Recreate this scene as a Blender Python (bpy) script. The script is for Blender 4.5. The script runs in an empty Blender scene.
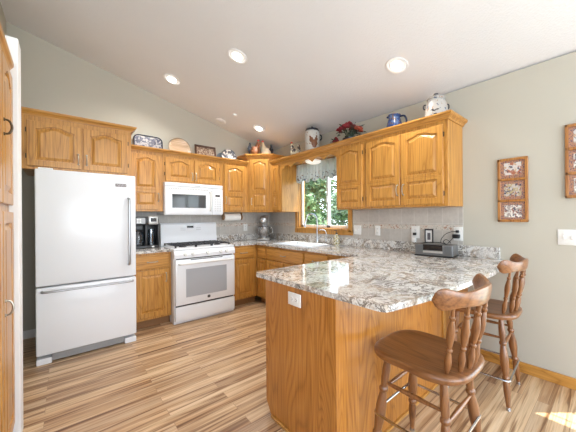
import bpy, bmesh, math, random
from mathutils import Vector, Matrix
random.seed(7)
PI = math.pi
S = bpy.context.scene
COL = S.collection

# ---------------------------------------------------------------- camera, world, lights, exposure
cam_d = bpy.data.cameras.new('camera')
cam_d.sensor_width = 36.0
cam_d.lens = 17.30
cam_d.shift_x = -0.0621
cam_d.shift_y = 0.0024
cam_d.clip_start = 0.05
cam_d.clip_end = 200
cam = bpy.data.objects.new('camera', cam_d)
COL.objects.link(cam)
cam.matrix_world = (Matrix.Translation((-2.752, -4.390, 1.288)) @ Matrix.Rotation(math.radians(-43.216), 4, 'Z')
                    @ Matrix.Rotation(PI / 2, 4, 'X') @ Matrix.Rotation(-0.0075, 4, 'Z'))
S.camera = cam

W = bpy.data.worlds.new('daylight_sky')
S.world = W
W.use_nodes = True
bgn = W.node_tree.nodes['Background']
tc = W.node_tree.nodes.new('ShaderNodeTexCoord')
sx = W.node_tree.nodes.new('ShaderNodeSeparateXYZ')
wr = W.node_tree.nodes.new('ShaderNodeValToRGB')
wr.color_ramp.elements[0].position = 0.0
wr.color_ramp.elements[0].color = (0.86, 0.93, 1.0, 1)
wr.color_ramp.elements[1].position = 0.6
wr.color_ramp.elements[1].color = (0.45, 0.68, 1.0, 1)
W.node_tree.links.new(tc.outputs['Generated'], sx.inputs[0])
W.node_tree.links.new(sx.outputs['Z'], wr.inputs[0])
W.node_tree.links.new(wr.outputs[0], bgn.inputs[0])
bgn.inputs[1].default_value = 3.2

sun_d = bpy.data.lights.new('sun', 'SUN')
sun_d.energy = 9.0
sun_d.angle = 0.009
sun_d.color = (1.0, 0.93, 0.82)
sun = bpy.data.objects.new('sun', sun_d)
COL.objects.link(sun)
sun_dir = Vector((-0.72, 0.69, -2.30))            # direction the light travels
sun.rotation_euler = sun_dir.to_track_quat('-Z', 'Y').to_euler()
sun.location = (4, -8, 8)


def area(name, loc, direction, sx_, sy_, power, color):
    d = bpy.data.lights.new(name, 'AREA')
    d.shape = 'RECTANGLE'
    d.size = sx_
    d.size_y = sy_
    d.energy = power
    d.color = color
    o = bpy.data.objects.new(name, d)
    COL.objects.link(o)
    o.location = loc
    o.rotation_euler = Vector(direction).to_track_quat('-Z', 'Y').to_euler()
    return o


area('fill_light_front', (-2.6, -7.40, 1.55), (0, 1, 0.3), 3.6, 2.2, 92, (0.84, 0.92, 1.0))  # added fill light shining in from behind the camera
area('daylight_patio_door', (-0.05, -5.75, 1.05), (-1, 0.45, 0.22), 2.2, 1.9, 36, (0.86, 0.93, 1.0))
area('fill_light_left', (-4.50, -5.2, 1.6), (1, 0.1, 0.0), 2.4, 1.6, 6, (0.84, 0.92, 1.0))  # weak fill light added out of view on the left

vs = S.view_settings
vs.view_transform = 'Standard'
vs.look = 'None'
vs.gamma = 1.0
vs.use_curve_mapping = False
vs.exposure = 0.52

# ---------------------------------------------------------------- node helpers and materials


def new_mat(name):
    m = bpy.data.materials.new(name)
    m.use_nodes = True
    nt = m.node_tree
    return m, nt, nt.nodes['Principled BSDF']


def plain(name, col, rough=0.5, metal=0.0, spec=0.5, emit=None, estr=0.0, noise=0.0):
    m, nt, b = new_mat(name)
    b.inputs['Base Color'].default_value = (*col, 1)
    b.inputs['Roughness'].default_value = rough
    b.inputs['Metallic'].default_value = metal
    b.inputs['Specular IOR Level'].default_value = spec
    if emit:
        b.inputs['Emission Color'].default_value = (*emit, 1)
        b.inputs['Emission Strength'].default_value = estr
    n = nt.nodes.new('ShaderNodeTexNoise')
    n.inputs['Scale'].default_value = 9.0
    t = nt.nodes.new('ShaderNodeTexCoord')
    nt.links.new(t.outputs['Object'], n.inputs['Vector'])
    mp = nt.nodes.new('ShaderNodeMapRange')
    mp.inputs['To Min'].default_value = max(0.02, rough - 0.04)
    mp.inputs['To Max'].default_value = min(1, rough + 0.04)
    nt.links.new(n.outputs[0], mp.inputs[0])
    nt.links.new(mp.outputs[0], b.inputs['Roughness'])
    return m


def coords(nt, scale, rand=True):
    t = nt.nodes.new('ShaderNodeTexCoord')
    out = t.outputs['Object']
    if rand:
        oi = nt.nodes.new('ShaderNodeObjectInfo')
        mul = nt.nodes.new('ShaderNodeMath')
        mul.operation = 'MULTIPLY'
        mul.inputs[1].default_value = 13.7
        nt.links.new(oi.outputs['Random'], mul.inputs[0])
        add = nt.nodes.new('ShaderNodeVectorMath')
        add.operation = 'ADD'
        nt.links.new(out, add.inputs[0])
        nt.links.new(mul.outputs[0], add.inputs[1])
        out = add.outputs[0]
    mp = nt.nodes.new('ShaderNodeMapping')
    mp.inputs['Scale'].default_value = scale
    nt.links.new(out, mp.inputs[0])
    return mp.outputs[0]


def ramp(nt, src, stops):
    r = nt.nodes.new('ShaderNodeValToRGB')
    cr = r.color_ramp
    while len(cr.elements) > 2:
        cr.elements.remove(cr.elements[-1])
    cr.elements[0].position = stops[0][0]
    cr.elements[0].color = (*stops[0][1], 1)
    cr.elements[1].position = stops[-1][0]
    cr.elements[1].color = (*stops[-1][1], 1)
    for p, c in stops[1:-1]:
        e = cr.elements.new(p)
        e.color = (*c, 1)
    nt.links.new(src, r.inputs[0])
    return r.outputs[0]


def noise(nt, vec, scale, detail=4, rough=0.55, dist=0.0):
    n = nt.nodes.new('ShaderNodeTexNoise')
    n.inputs['Scale'].default_value = scale
    n.inputs['Detail'].default_value = detail
    n.inputs['Roughness'].default_value = rough
    n.inputs['Distortion'].default_value = dist
    nt.links.new(vec, n.inputs['Vector'])
    return n.outputs[0]


def mix(nt, fac, a, b, mode='MIX'):
    m = nt.nodes.new('ShaderNodeMix')
    m.data_type = 'RGBA'
    m.blend_type = mode
    for s, v in ((m.inputs[0], fac), (m.inputs[6], a), (m.inputs[7], b)):
        if isinstance(v, (int, float)):
            s.default_value = v
        elif isinstance(v, tuple):
            s.default_value = (*v, 1)
        else:
            nt.links.new(v, s)
    return m.outputs[2]


def bump(nt, b, src, strength=0.2, dist=0.01):
    n = nt.nodes.new('ShaderNodeBump')
    n.inputs['Strength'].default_value = strength
    n.inputs['Distance'].default_value = dist
    nt.links.new(src, n.inputs['Height'])
    nt.links.new(n.outputs[0], b.inputs['Normal'])


def wood(name, axis, light, mid, dark, rough=0.32, ring=7.0, mixf=0.6, coat=0.10, lines=9.0):
    """grain runs along local axis (0, 1 or 2)"""
    m, nt, b = new_mat(name)
    sc = [1.0, 1.0, 1.0]
    sc[axis] = 0.12
    v = coords(nt, sc)
    n1 = noise(nt, v, ring, 2, 0.5, 0.6)                  # broad figure
    mul = nt.nodes.new('ShaderNodeMath')
    mul.operation = 'MULTIPLY'
    mul.inputs[1].default_value = lines
    nt.links.new(n1, mul.inputs[0])
    fr = nt.nodes.new('ShaderNodeMath')
    fr.operation = 'PINGPONG'
    fr.inputs[1].default_value = 0.5
    nt.links.new(mul.outputs[0], fr.inputs[0])
    sc2 = [110.0, 110.0, 110.0]
    sc2[axis] = 2.2
    v2 = coords(nt, sc2)
    n2 = noise(nt, v2, 1.0, 3, 0.6)
    c1 = ramp(nt, fr.outputs[0], [(0.0, dark), (0.14, mid), (0.5, light)])
    c2 = ramp(nt, n2, [(0.34, dark), (0.5, mid), (0.66, light)])
    c = mix(nt, mixf, c1, c2)
    nt.links.new(c, b.inputs['Base Color'])
    b.inputs['Roughness'].default_value = rough
    b.inputs['Coat Weight'].default_value = coat
    b.inputs['Coat Roughness'].default_value = 0.18
    bump(nt, b, n2, 0.06, 0.002)
    return m


OAK_L, OAK_M, OAK_D = (0.60, 0.305, 0.072), (0.49, 0.23, 0.046), (0.26, 0.10, 0.018)
OAKX = wood('honey_oak_x', 0, OAK_L, OAK_M, OAK_D)
OAKY = wood('honey_oak_y', 1, OAK_L, OAK_M, OAK_D)
OAKZ = wood('honey_oak_z', 2, OAK_L, OAK_M, OAK_D)
PANEL = wood('oak_veneer_panel', 2, (0.52, 0.225, 0.045), (0.41, 0.155, 0.025), (0.23, 0.078, 0.011), 0.3, 3.2, 0.5, 0.35, 44.0)
STOOLZ = wood('stool_wood_z', 2, (0.265, 0.112, 0.038), (0.205, 0.08, 0.026), (0.10, 0.034, 0.011), 0.3, 5, 0.5, 0.3)
STOOLY = wood('stool_wood_y', 1, (0.265, 0.112, 0.038), (0.205, 0.08, 0.026), (0.10, 0.034, 0.011), 0.3, 5, 0.5, 0.3)
STOOLX = wood('stool_wood_x', 0, (0.30, 0.13, 0.046), (0.23, 0.092, 0.031), (0.11, 0.038, 0.013), 0.3, 5, 0.5, 0.35)
TOE = plain('dark_toe_kick', (0.26, 0.125, 0.045), 0.6)
WHITE = plain('white_enamel', (0.80, 0.82, 0.85), 0.22)
WHITE2 = plain('white_plastic', (0.78, 0.78, 0.76), 0.4)
TRIMW = plain('white_paint', (0.82, 0.82, 0.81), 0.5)
BLACK = plain('black_plastic', (0.012, 0.012, 0.014), 0.35)
IRON = plain('black_cast_iron', (0.018, 0.018, 0.022), 0.5)
CHROME = plain('brushed_chrome', (0.50, 0.50, 0.51), 0.22, 1.0)
STEEL = plain('dull_steel', (0.42, 0.43, 0.45), 0.32, 1.0)
PEWTER = plain('antique_pewter', (0.45, 0.42, 0.36), 0.35, 1.0)
BRONZE = plain('dark_bronze', (0.10, 0.07, 0.04), 0.4, 0.8)
DGLASS = plain('dark_glass', (0.05, 0.055, 0.06), 0.06)
OVGLASS = plain('grey_oven_glass', (0.42, 0.44, 0.47), 0.08)
GREYP = plain('grey_plastic', (0.30, 0.30, 0.30), 0.35, 0.3)
SILVERP = plain('silver_plastic', (0.50, 0.50, 0.49), 0.32, 0.5)
PAPER = plain('white_paper', (0.80, 0.79, 0.77), 0.9)
GREEN = plain('leaf_green', (0.03, 0.06, 0.035), 0.6)
REDF = plain('deep_red_petals', (0.23, 0.010, 0.018), 0.6)
ORF = plain('orange_red_petals', (0.45, 0.08, 0.04), 0.6)
CREAM = plain('cream_ceramic', (0.72, 0.66, 0.50), 0.3)
BROWNC = plain('brown_ceramic', (0.20, 0.075, 0.03), 0.35)
DARKC = plain('black_ceramic', (0.02, 0.02, 0.03), 0.3)
REDC = plain('red_ceramic', (0.5, 0.03, 0.02), 0.35)
YELC = plain('yellow_ceramic', (0.65, 0.42, 0.06), 0.35)
LAMP = plain('lamp_lens', (1, 1, 1), 0.5, emit=(1.0, 0.97, 0.93), estr=4.0)
DISP = plain('black_display', (0.01, 0.01, 0.012), 0.15)


def wallmat(name, col, bs=0.12, sc=260.0, bd=0.002):
    m, nt, b = new_mat(name)
    v = coords(nt, (1, 1, 1), False)
    n = noise(nt, v, sc, 3, 0.6)
    n2 = noise(nt, v, 1.3, 2, 0.5)
    d = tuple(c * 0.965 for c in col)
    nt.links.new(ramp(nt, n2, [(0.3, d), (0.7, col)]), b.inputs['Base Color'])
    b.inputs['Roughness'].default_value = 0.85
    bump(nt, b, n, bs, bd)
    return m


WALL = wallmat('greige_wall_paint', (0.50, 0.475, 0.405))
CEIL = wallmat('textured_ceiling_paint', (0.78, 0.79, 0.81), 0.6, 70.0, 0.006)


def floor_mat():
    m, nt, b = new_mat('laminate_plank_floor')
    v = coords(nt, (1, 1, 1), False)
    br = nt.nodes.new('ShaderNodeTexBrick')
    br.offset = 0.37
    br.offset_frequency = 2
    br.inputs['Color1'].default_value = (0, 0, 0, 1)
    br.inputs['Color2'].default_value = (1, 1, 1, 1)
    br.inputs['Mortar'].default_value = (0.5, 0.5, 0.5, 1)
    br.inputs['Scale'].default_value = 1.0
    br.inputs['Mortar Size'].default_value = 0.0010
    br.inputs['Bias'].default_value = 0.0
    br.inputs['Brick Width'].default_value = 0.95
    br.inputs['Row Height'].default_value = 0.085
    nt.links.new(v, br.inputs['Vector'])
    # streaks within each strip, shifted per strip
    add = nt.nodes.new('ShaderNodeVectorMath')
    add.operation = 'MULTIPLY_ADD'
    add.inputs[1].default_value = (7.3, 5.1, 3.0)
    nt.links.new(br.outputs['Color'], add.inputs[0])
    nt.links.new(v, add.inputs[2])
    mp = nt.nodes.new('ShaderNodeMapping')
    mp.inputs['Scale'].default_value = (0.8, 16.0, 1)
    nt.links.new(add.outputs[0], mp.inputs[0])
    st = noise(nt, mp.outputs[0], 1.5, 4, 0.6, 0.6)
    mp3 = nt.nodes.new('ShaderNodeMapping')
    mp3.inputs['Scale'].default_value = (0.9, 26.0, 1)
    nt.links.new(add.outputs[0], mp3.inputs[0])
    st2 = noise(nt, mp3.outputs[0], 1.2, 3, 0.5, 0.9)
    mp2 = nt.nodes.new('ShaderNodeMapping')
    mp2.inputs['Scale'].default_value = (4.0, 160.0, 1)
    nt.links.new(add.outputs[0], mp2.inputs[0])
    fine = noise(nt, mp2.outputs[0], 1.0, 3, 0.6)
    base = ramp(nt, br.outputs['Color'], [(0.0, (0.20, 0.09, 0.04)), (0.16, (0.42, 0.235, 0.11)), (0.32, (0.68, 0.47, 0.27)), (0.5, (0.56, 0.33, 0.16)),
                                         (0.66, (0.76, 0.56, 0.36)), (0.84, (0.60, 0.39, 0.21)), (1.0, (0.30, 0.15, 0.065))])
    strk = ramp(nt, st, [(0.34, (0.24, 0.115, 0.055)), (0.44, (0.55, 0.34, 0.19)), (0.54, (0.80, 0.60, 0.39)), (0.66, (0.88, 0.70, 0.49))])
    c = mix(nt, 0.42, base, strk)
    c = mix(nt, 1.0, c, ramp(nt, st2, [(0.38, (0.44, 0.35, 0.29)), (0.46, (0.9, 0.88, 0.86)), (0.6, (1.0, 1.0, 1.0))]), 'MULTIPLY')
    fcol = ramp(nt, fine, [(0.3, (0.80, 0.78, 0.76)), (0.6, (1, 1, 1))])
    c = mix(nt, 1.0, c, fcol, 'MULTIPLY')
    c = mix(nt, br.outputs['Fac'], c, (0.30, 0.18, 0.10))
    nt.links.new(c, b.inputs['Base Color'])
    b.inputs['Roughness'].default_value = 0.36
    b.inputs['Specular IOR Level'].default_value = 0.4
    return m


FLOOR = floor_mat()


def granite_mat():
    m, nt, b = new_mat('speckled_granite')
    v = coords(nt, (1, 1, 1), False)
    big = noise(nt, v, 5.5, 6, 0.65, 1.4)
    c0 = ramp(nt, big, [(0.30, (0.26, 0.18, 0.12)), (0.42, (0.50, 0.43, 0.36)), (0.48, (0.74, 0.72, 0.68)), (0.62, (0.66, 0.66, 0.65)), (0.74, (0.36, 0.31, 0.26))])
    vein = noise(nt, v, 9.5, 8, 0.66, 2.2)
    vm = ramp(nt, vein, [(0.43, (0, 0, 0)), (0.475, (1, 1, 1)), (0.505, (1, 1, 1)), (0.545, (0, 0, 0))])
    patch = noise(nt, v, 4.0, 3, 0.5)
    pm = ramp(nt, patch, [(0.36, (0.3, 0.3, 0.3)), (0.55, (1, 1, 1))])
    vm = mix(nt, 1.0, vm, pm, 'MULTIPLY')
    c1 = mix(nt, vm, c0, (0.20, 0.175, 0.155))
    sp = noise(nt, v, 95.0, 3, 0.6)
    sm = ramp(nt, sp, [(0.60, (0, 0, 0)), (0.68, (1, 1, 1))])
    c2 = mix(nt, sm, c1, (0.07, 0.06, 0.06))
    sp2 = noise(nt, v, 48.0, 4, 0.6)
    sm2 = ramp(nt, sp2, [(0.60, (0, 0, 0)), (0.70, (0.6, 0.6, 0.6))])
    c3 = mix(nt, sm2, c2, (0.38, 0.29, 0.21))
    sp3 = noise(nt, v, 30.0, 4, 0.6, 0.5)
    sm3 = ramp(nt, sp3, [(0.30, (0.8, 0.8, 0.8)), (0.42, (0, 0, 0))])
    c4 = mix(nt, sm3, c3, (0.80, 0.80, 0.78))
    nt.links.new(c4, b.inputs['Base Color'])
    b.inputs['Roughness'].default_value = 0.06
    b.inputs['Specular IOR Level'].default_value = 0.75
    return m


GRANITE = granite_mat()


def tile_mat(name, ax):
    m, nt, b = new_mat(name)
    t = nt.nodes.new('ShaderNodeTexCoord')
    sp = nt.nodes.new('ShaderNodeSeparateXYZ')
    mp = nt.nodes.new('ShaderNodeCombineXYZ')
    nt.links.new(t.outputs['Object'], sp.inputs[0])
    nt.links.new(sp.outputs[ax], mp.inputs[0])
    nt.links.new(sp.outputs[2], mp.inputs[1])
    br = nt.nodes.new('ShaderNodeTexBrick')
    br.offset = 0.0
    br.inputs['Color1'].default_value = (0.50, 0.47, 0.43, 1)
    br.inputs['Color2'].default_value = (0.57, 0.535, 0.49, 1)
    br.inputs['Mortar'].default_value = (0.66, 0.64, 0.60, 1)
    br.inputs['Scale'].default_value = 1.0
    br.inputs['Mortar Size'].default_value = 0.0022
    br.inputs['Brick Width'].default_value = 0.152
    br.inputs['Row Height'].default_value = 0.2
    nt.links.new(mp.outputs[0], br.inputs['Vector'])
    v = coords(nt, (1, 1, 1), False)
    n = noise(nt, v, 30, 5, 0.6)
    c = mix(nt, 1.0, br.outputs['Color'], ramp(nt, n, [(0.3, (0.86, 0.86, 0.86)), (0.7, (1, 1, 1))]), 'MULTIPLY')
    nt.links.new(c, b.inputs['Base Color'])
    b.inputs['Roughness'].default_value = 0.4
    return m


TILEA = tile_mat('grey_wall_tile_a', 0)
TILEB = tile_mat('grey_wall_tile_b', 1)


def border_mat():
    m, nt, b = new_mat('floral_border_tile')
    v = coords(nt, (1, 1, 1), False)
    n = noise(nt, v, 42, 3, 0.5, 1.0)
    c = ramp(nt, n, [(0.36, (0.34, 0.18, 0.12)), (0.42, (0.60, 0.50, 0.42)), (0.5, (0.62, 0.58, 0.52)), (0.60, (0.55, 0.52, 0.46)), (0.66, (0.30, 0.26, 0.20))])
    nt.links.new(c, b.inputs['Base Color'])
    b.inputs['Roughness'].default_value = 0.4
    return m


BORDER = border_mat()


def blotch(name, base, spots, scale, rough=0.35, thr=0.56):
    """ceramic or cloth glaze with painted blots; spots = list of colours"""
    m, nt, b = new_mat(name)
    v = coords(nt, (1, 1, 1), False)
    c = base
    for k, s in enumerate(spots):
        mp = nt.nodes.new('ShaderNodeMapping')
        mp.inputs['Location'].default_value = (k * 3.1 + 1, k * 1.7, k * 2.3)
        nt.links.new(v, mp.inputs[0])
        n = noise(nt, mp.outputs[0], scale * (1 + 0.2 * k), 2, 0.5)
        c = mix(nt, ramp(nt, n, [(thr, (0, 0, 0)), (thr + 0.03, (1, 1, 1))]), c, s)
    nt.links.new(c, b.inputs['Base Color'])
    b.inputs['Roughness'].default_value = rough
    return m


TRAYM = blotch('blue_willow_enamel', (0.13, 0.14, 0.18), [(0.03, 0.035, 0.07), (0.06, 0.06, 0.10), (0.34, 0.32, 0.32)], 26, 0.4, 0.5)
PLATEM = blotch('painted_plate', (0.72, 0.70, 0.66), [(0.05, 0.05, 0.06), (0.12, 0.12, 0.14)], 26, 0.25, 0.5)
CANM = blotch('speckled_stoneware', (0.56, 0.54, 0.50), [(0.30, 0.14, 0.05)], 38, 0.35, 0.64)
JARM = blotch('speckled_white_jar', (0.46, 0.44, 0.41), [(0.10, 0.13, 0.20), (0.35, 0.22, 0.14)], 30, 0.35, 0.62)
BLUEM = blotch('cobalt_blue_glaze', (0.022, 0.05, 0.16), [(0.10, 0.16, 0.30), (0.16, 0.10, 0.08)], 24, 0.2, 0.57)
PICM = blotch('faded_needlework', (0.30, 0.20, 0.14), [(0.14, 0.07, 0.04), (0.48, 0.38, 0.28)], 40, 0.6, 0.54)
CHKM = blotch('feather_mottle', (0.60, 0.55, 0.45), [(0.18, 0.07, 0.03), (0.03, 0.03, 0.04)], 22, 0.4, 0.52)
PRINT1 = blotch('rooster_print', (0.62, 0.58, 0.55), [(0.40, 0.14, 0.08), (0.10, 0.09, 0.12), (0.55, 0.38, 0.24)], 30, 0.4, 0.57)
PRINT2 = blotch('farm_print', (0.52, 0.48, 0.45), [(0.30, 0.12, 0.08), (0.08, 0.08, 0.12), (0.45, 0.36, 0.20)], 34, 0.4, 0.55)
PRINT3 = blotch('hen_print', (0.40, 0.35, 0.32), [(0.28, 0.10, 0.07), (0.10, 0.10, 0.13), (0.75, 0.72, 0.66)], 38, 0.4, 0.54)
MATB = blotch('patterned_mat_board', (0.38, 0.22, 0.14), [(0.07, 0.07, 0.12), (0.48, 0.22, 0.12)], 110, 0.6, 0.5)
SOAPM = blotch('soap_bottle_label', (0.62, 0.60, 0.52), [(0.10, 0.12, 0.05), (0.55, 0.42, 0.12)], 60, 0.25, 0.55)


def glass_mat(name, tint=(0.95, 0.98, 0.97), gl=0.06):
    m = bpy.data.materials.new(name)
    m.use_nodes = True
    nt = m.node_tree
    nt.nodes.remove(nt.nodes['Principled BSDF'])
    out = nt.nodes['Material Output']
    t = nt.nodes.new('ShaderNodeBsdfTransparent')
    t.inputs[0].default_value = (*tint, 1)
    g = nt.nodes.new('ShaderNodeBsdfGlossy')
    g.inputs['Roughness'].default_value = 0.02
    mx = nt.nodes.new('ShaderNodeMixShader')
    mx.inputs[0].default_value = gl
    nt.links.new(t.outputs[0], mx.inputs[1])
    nt.links.new(g.outputs[0], mx.inputs[2])
    nt.links.new(mx.outputs[0], out.inputs[0])
    return m


GLASS = glass_mat('window_glass')
CARAFE = glass_mat('carafe_glass', (0.62, 0.68, 0.74), 0.22)


def curtain_mat():
    m = bpy.data.materials.new('sheer_floral_fabric')
    m.use_nodes = True
    nt = m.node_tree
    b = nt.nodes['Principled BSDF']
    out = nt.nodes['Material Output']
    v = coords(nt, (1, 1, 1), False)
    n = noise(nt, v, 32, 3, 0.5)
    s1 = ramp(nt, n, [(0.57, (0, 0, 0)), (0.61, (1, 1, 1))])
    # motif only in a band near the hem
    sp = nt.nodes.new('ShaderNodeSeparateXYZ')
    nt.links.new(v, sp.inputs[0])
    mr = nt.nodes.new('ShaderNodeMapRange')
    mr.inputs['From Min'].default_value = 1.80
    mr.inputs['From Max'].default_value = 2.12
    nt.links.new(sp.outputs[2], mr.inputs[0])
    band = ramp(nt, mr.outputs[0], [(0.10, (0.3, 0.3, 0.3)), (0.2, (1, 1, 1)), (0.42, (1, 1, 1)), (0.52, (0.12, 0.12, 0.12))])
    f = mix(nt, 1.0, s1, band, 'MULTIPLY')
    n2 = noise(nt, v, 21, 2, 0.5)
    sc = ramp(nt, n2, [(0.46, (0.28, 0.17, 0.10)), (0.54, (0.20, 0.25, 0.34))])
    c = mix(nt, f, (0.74, 0.75, 0.74), sc)
    nt.links.new(c, b.inputs['Base Color'])
    b.inputs['Roughness'].default_value = 0.9
    tr = nt.nodes.new('ShaderNodeBsdfTranslucent')
    nt.links.new(c, tr.inputs[0])
    mx = nt.nodes.new('ShaderNodeMixShader')
    mx.inputs[0].default_value = 0.45
    nt.links.new(b.outputs[0], mx.inputs[1])
    nt.links.new(tr.outputs[0], mx.inputs[2])
    nt.links.new(mx.outputs[0], out.inputs[0])
    return m


CURTAIN = curtain_mat()


def leaf_mat(name, a, b_):
    m, nt, b = new_mat(name)
    v = coords(nt, (1, 1, 1), True)
    n = noise(nt, v, 6.0, 3, 0.6)
    nt.links.new(ramp(nt, n, [(0.35, a), (0.65, b_)]), b.inputs['Base Color'])
    b.inputs['Roughness'].default_value = 0.6
    return m


LEAF1 = leaf_mat('dark_foliage', (0.06, 0.11, 0.04), (0.16, 0.23, 0.10))
LEAF2 = leaf_mat('bright_foliage', (0.10, 0.17, 0.055), (0.22, 0.30, 0.13))
BARK = leaf_mat('tree_bark', (0.12, 0.08, 0.05), (0.22, 0.16, 0.11))
GRASS = leaf_mat('lawn_grass', (0.05, 0.10, 0.025), (0.10, 0.17, 0.05))

# ---------------------------------------------------------------- geometry helpers


def T(x=0, y=0, z=0):
    return Matrix.Translation((x, y, z))


def R(a, ax):
    return Matrix.Rotation(a, 4, ax)


def box(bm, x0, x1, y0, y1, z0, z1, bev=0.0, seg=2, M=None):
    x0, x1 = min(x0, x1), max(x0, x1)
    y0, y1 = min(y0, y1), max(y0, y1)
    z0, z1 = min(z0, z1), max(z0, z1)
    cs = [(x0, y0, z0), (x1, y0, z0), (x1, y1, z0), (x0, y1, z0), (x0, y0, z1), (x1, y0, z1), (x1, y1, z1), (x0, y1, z1)]
    v = [bm.verts.new(c) for c in cs]
    fs = [bm.faces.new([v[i] for i in f]) for f in ((0, 3, 2, 1), (4, 5, 6, 7), (0, 1, 5, 4), (1, 2, 6, 5), (2, 3, 7, 6), (3, 0, 4, 7))]
    if bev > 0:
        es = list({e for f in fs for e in f.edges})
        r = bmesh.ops.bevel(bm, geom=es, offset=bev, segments=seg, profile=0.5, affect='EDGES')
        v = list({q for f in r['faces'] for q in f.verts} | {q for q in v if q.is_valid})
    if M is not None:
        bmesh.ops.transform(bm, matrix=M, verts=[q for q in v if q.is_valid])
    return v


def lathe(bm, prof, seg=20, M=None, cap=True):
    rings = []
    for r, z in prof:
        if r < 1e-5:
            p = Vector((0, 0, z))
            rings.append([bm.verts.new(M @ p if M else p)])
        else:
            ring = []
            for k in range(seg):
                a = 2 * PI * k / seg
                p = Vector((r * math.cos(a), r * math.sin(a), z))
                ring.append(bm.verts.new(M @ p if M else p))
            rings.append(ring)
    for a, b in zip(rings[:-1], rings[1:]):
        if len(a) == 1 and len(b) == 1:
            continue
        for k in range(seg):
            k2 = (k + 1) % seg
            if len(a) == 1:
                bm.faces.new((a[0], b[k2], b[k]))
            elif len(b) == 1:
                bm.faces.new((a[k], a[k2], b[0]))
            else:
                bm.faces.new((a[k], a[k2], b[k2], b[k]))
    if cap:
        if len(rings[0]) > 1:
            bm.faces.new(list(reversed(rings[0])))
        if len(rings[-1]) > 1:
            bm.faces.new(rings[-1])


def axisM(p0, p1):
    p0, p1 = Vector(p0), Vector(p1)
    d = p1 - p0
    return T(*p0) @ d.to_track_quat('Z', 'Y').to_matrix().to_4x4(), d.length


def rod(bm, p0, p1, r0, r1=None, seg=12):
    M, L = axisM(p0, p1)
    lathe(bm, [(r0, 0), (r1 if r1 is not None else r0, L)], seg, M)


def tube(bm, pts, r, seg=8, closed=False):
    pts = [Vector(p) for p in pts]
    n = len(pts)
    rings = []
    up = Vector((0, 0, 1))
    prev = None
    for i, p in enumerate(pts):
        if closed:
            t = (pts[(i + 1) % n] - pts[i - 1]).normalized()
        else:
            t = (pts[min(i + 1, n - 1)] - pts[max(i - 1, 0)]).normalized()
        if prev is None:
            a = up if abs(t.dot(up)) < 0.9 else Vector((1, 0, 0))
            u = (a - t * a.dot(t)).normalized()
        else:
            u = (prev - t * prev.dot(t)).normalized()
        prev = u
        w = t.cross(u)
        rr = r[i] if isinstance(r, (list, tuple)) else r
        rings.append([bm.verts.new(p + (u * math.cos(2 * PI * k / seg) + w * math.sin(2 * PI * k / seg)) * rr) for k in range(seg)])
    m = n if closed else n - 1
    for i in range(m):
        a, b = rings[i], rings[(i + 1) % n]
        for k in range(seg):
            k2 = (k + 1) % seg
            bm.faces.new((a[k], a[k2], b[k2], b[k]))
    if not closed:
        bm.faces.new(list(reversed(rings[0])))
        bm.faces.new(rings[-1])


def spline(pts, n=8):
    P = [Vector(p) for p in pts]
    P = [2 * P[0] - P[1]] + P + [2 * P[-1] - P[-2]]
    out = []
    for i in range(1, len(P) - 2):
        for k in range(n):
            t = k / n
            a, b, c, d = P[i - 1], P[i], P[i + 1], P[i + 2]
            out.append(0.5 * ((2 * b) + (c - a) * t + (2 * a - 5 * b + 4 * c - d) * t * t + (3 * b - a - 3 * c + d) * t ** 3))
    out.append(P[-2])
    return out


def ball(bm, c, r, sub=2, sc=(1, 1, 1), rot=None):
    M = T(*c) @ (rot if rot else Matrix.Identity(4)) @ Matrix.Diagonal((r * sc[0], r * sc[1], r * sc[2], 1))
    bmesh.ops.create_icosphere(bm, subdivisions=sub, radius=1.0, matrix=M)


def prism(bm, pts, z0, z1, M=None):
    """extrude a 2-D outline (x, y) between z0 and z1"""
    a = [Vector((p[0], p[1], z0)) for p in pts]
    b = [Vector((p[0], p[1], z1)) for p in pts]
    if M:
        a = [M @ q for q in a]
        b = [M @ q for q in b]
    va = [bm.verts.new(q) for q in a]
    vb = [bm.verts.new(q) for q in b]
    n = len(pts)
    for i in range(n):
        j = (i + 1) % n
        bm.faces.new((va[i], va[j], vb[j], vb[i]))
    bm.faces.new(list(reversed(va)))
    bm.faces.new(vb)


def sweep(bm, path, prof, z):
    """sweep a profile (outward, up) along an open plan path, mitred; outward = right of travel"""
    P = [Vector((p[0], p[1])) for p in path]
    n = len(P)
    rings = []
    for i in range(n):
        ns = []
        if i > 0:
            d = (P[i] - P[i - 1]).normalized()
            ns.append(Vector((d.y, -d.x)))
        if i < n - 1:
            d = (P[i + 1] - P[i]).normalized()
            ns.append(Vector((d.y, -d.x)))
        if len(ns) == 2:
            m = (ns[0] + ns[1]).normalized()
            m = m / max(0.3, m.dot(ns[0]))
        else:
            m = ns[0]
        rings.append([bm.verts.new((P[i].x + m.x * o, P[i].y + m.y * o, z + u)) for o, u in prof])
    k = len(prof)
    for a, b in zip(rings[:-1], rings[1:]):
        for i in range(k):
            j = (i + 1) % k
            bm.faces.new((a[i], a[j], b[j], b[i]))
    bm.faces.new(rings[0])
    bm.faces.new(list(reversed(rings[-1])))


def obj(name, bm, mat, parent=None, smooth=False, loc=None, angle=40):
    bmesh.ops.recalc_face_normals(bm, faces=bm.faces[:])
    me = bpy.data.meshes.new(name)
    bm.to_mesh(me)
    bm.free()
    me.materials.append(mat)
    if smooth:
        for p in me.polygons:
            p.use_smooth = True
        me.set_sharp_from_angle(angle=math.radians(angle))
    o = bpy.data.objects.new(name, me)
    COL.objects.link(o)
    if parent:
        o.parent = parent
    if loc:
        o.location = loc
    return o


def B():
    return bmesh.new()


def tag(o, label, cat, group=None):
    o['label'] = label
    o['category'] = cat
    if group:
        o['group'] = group
    return o


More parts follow.
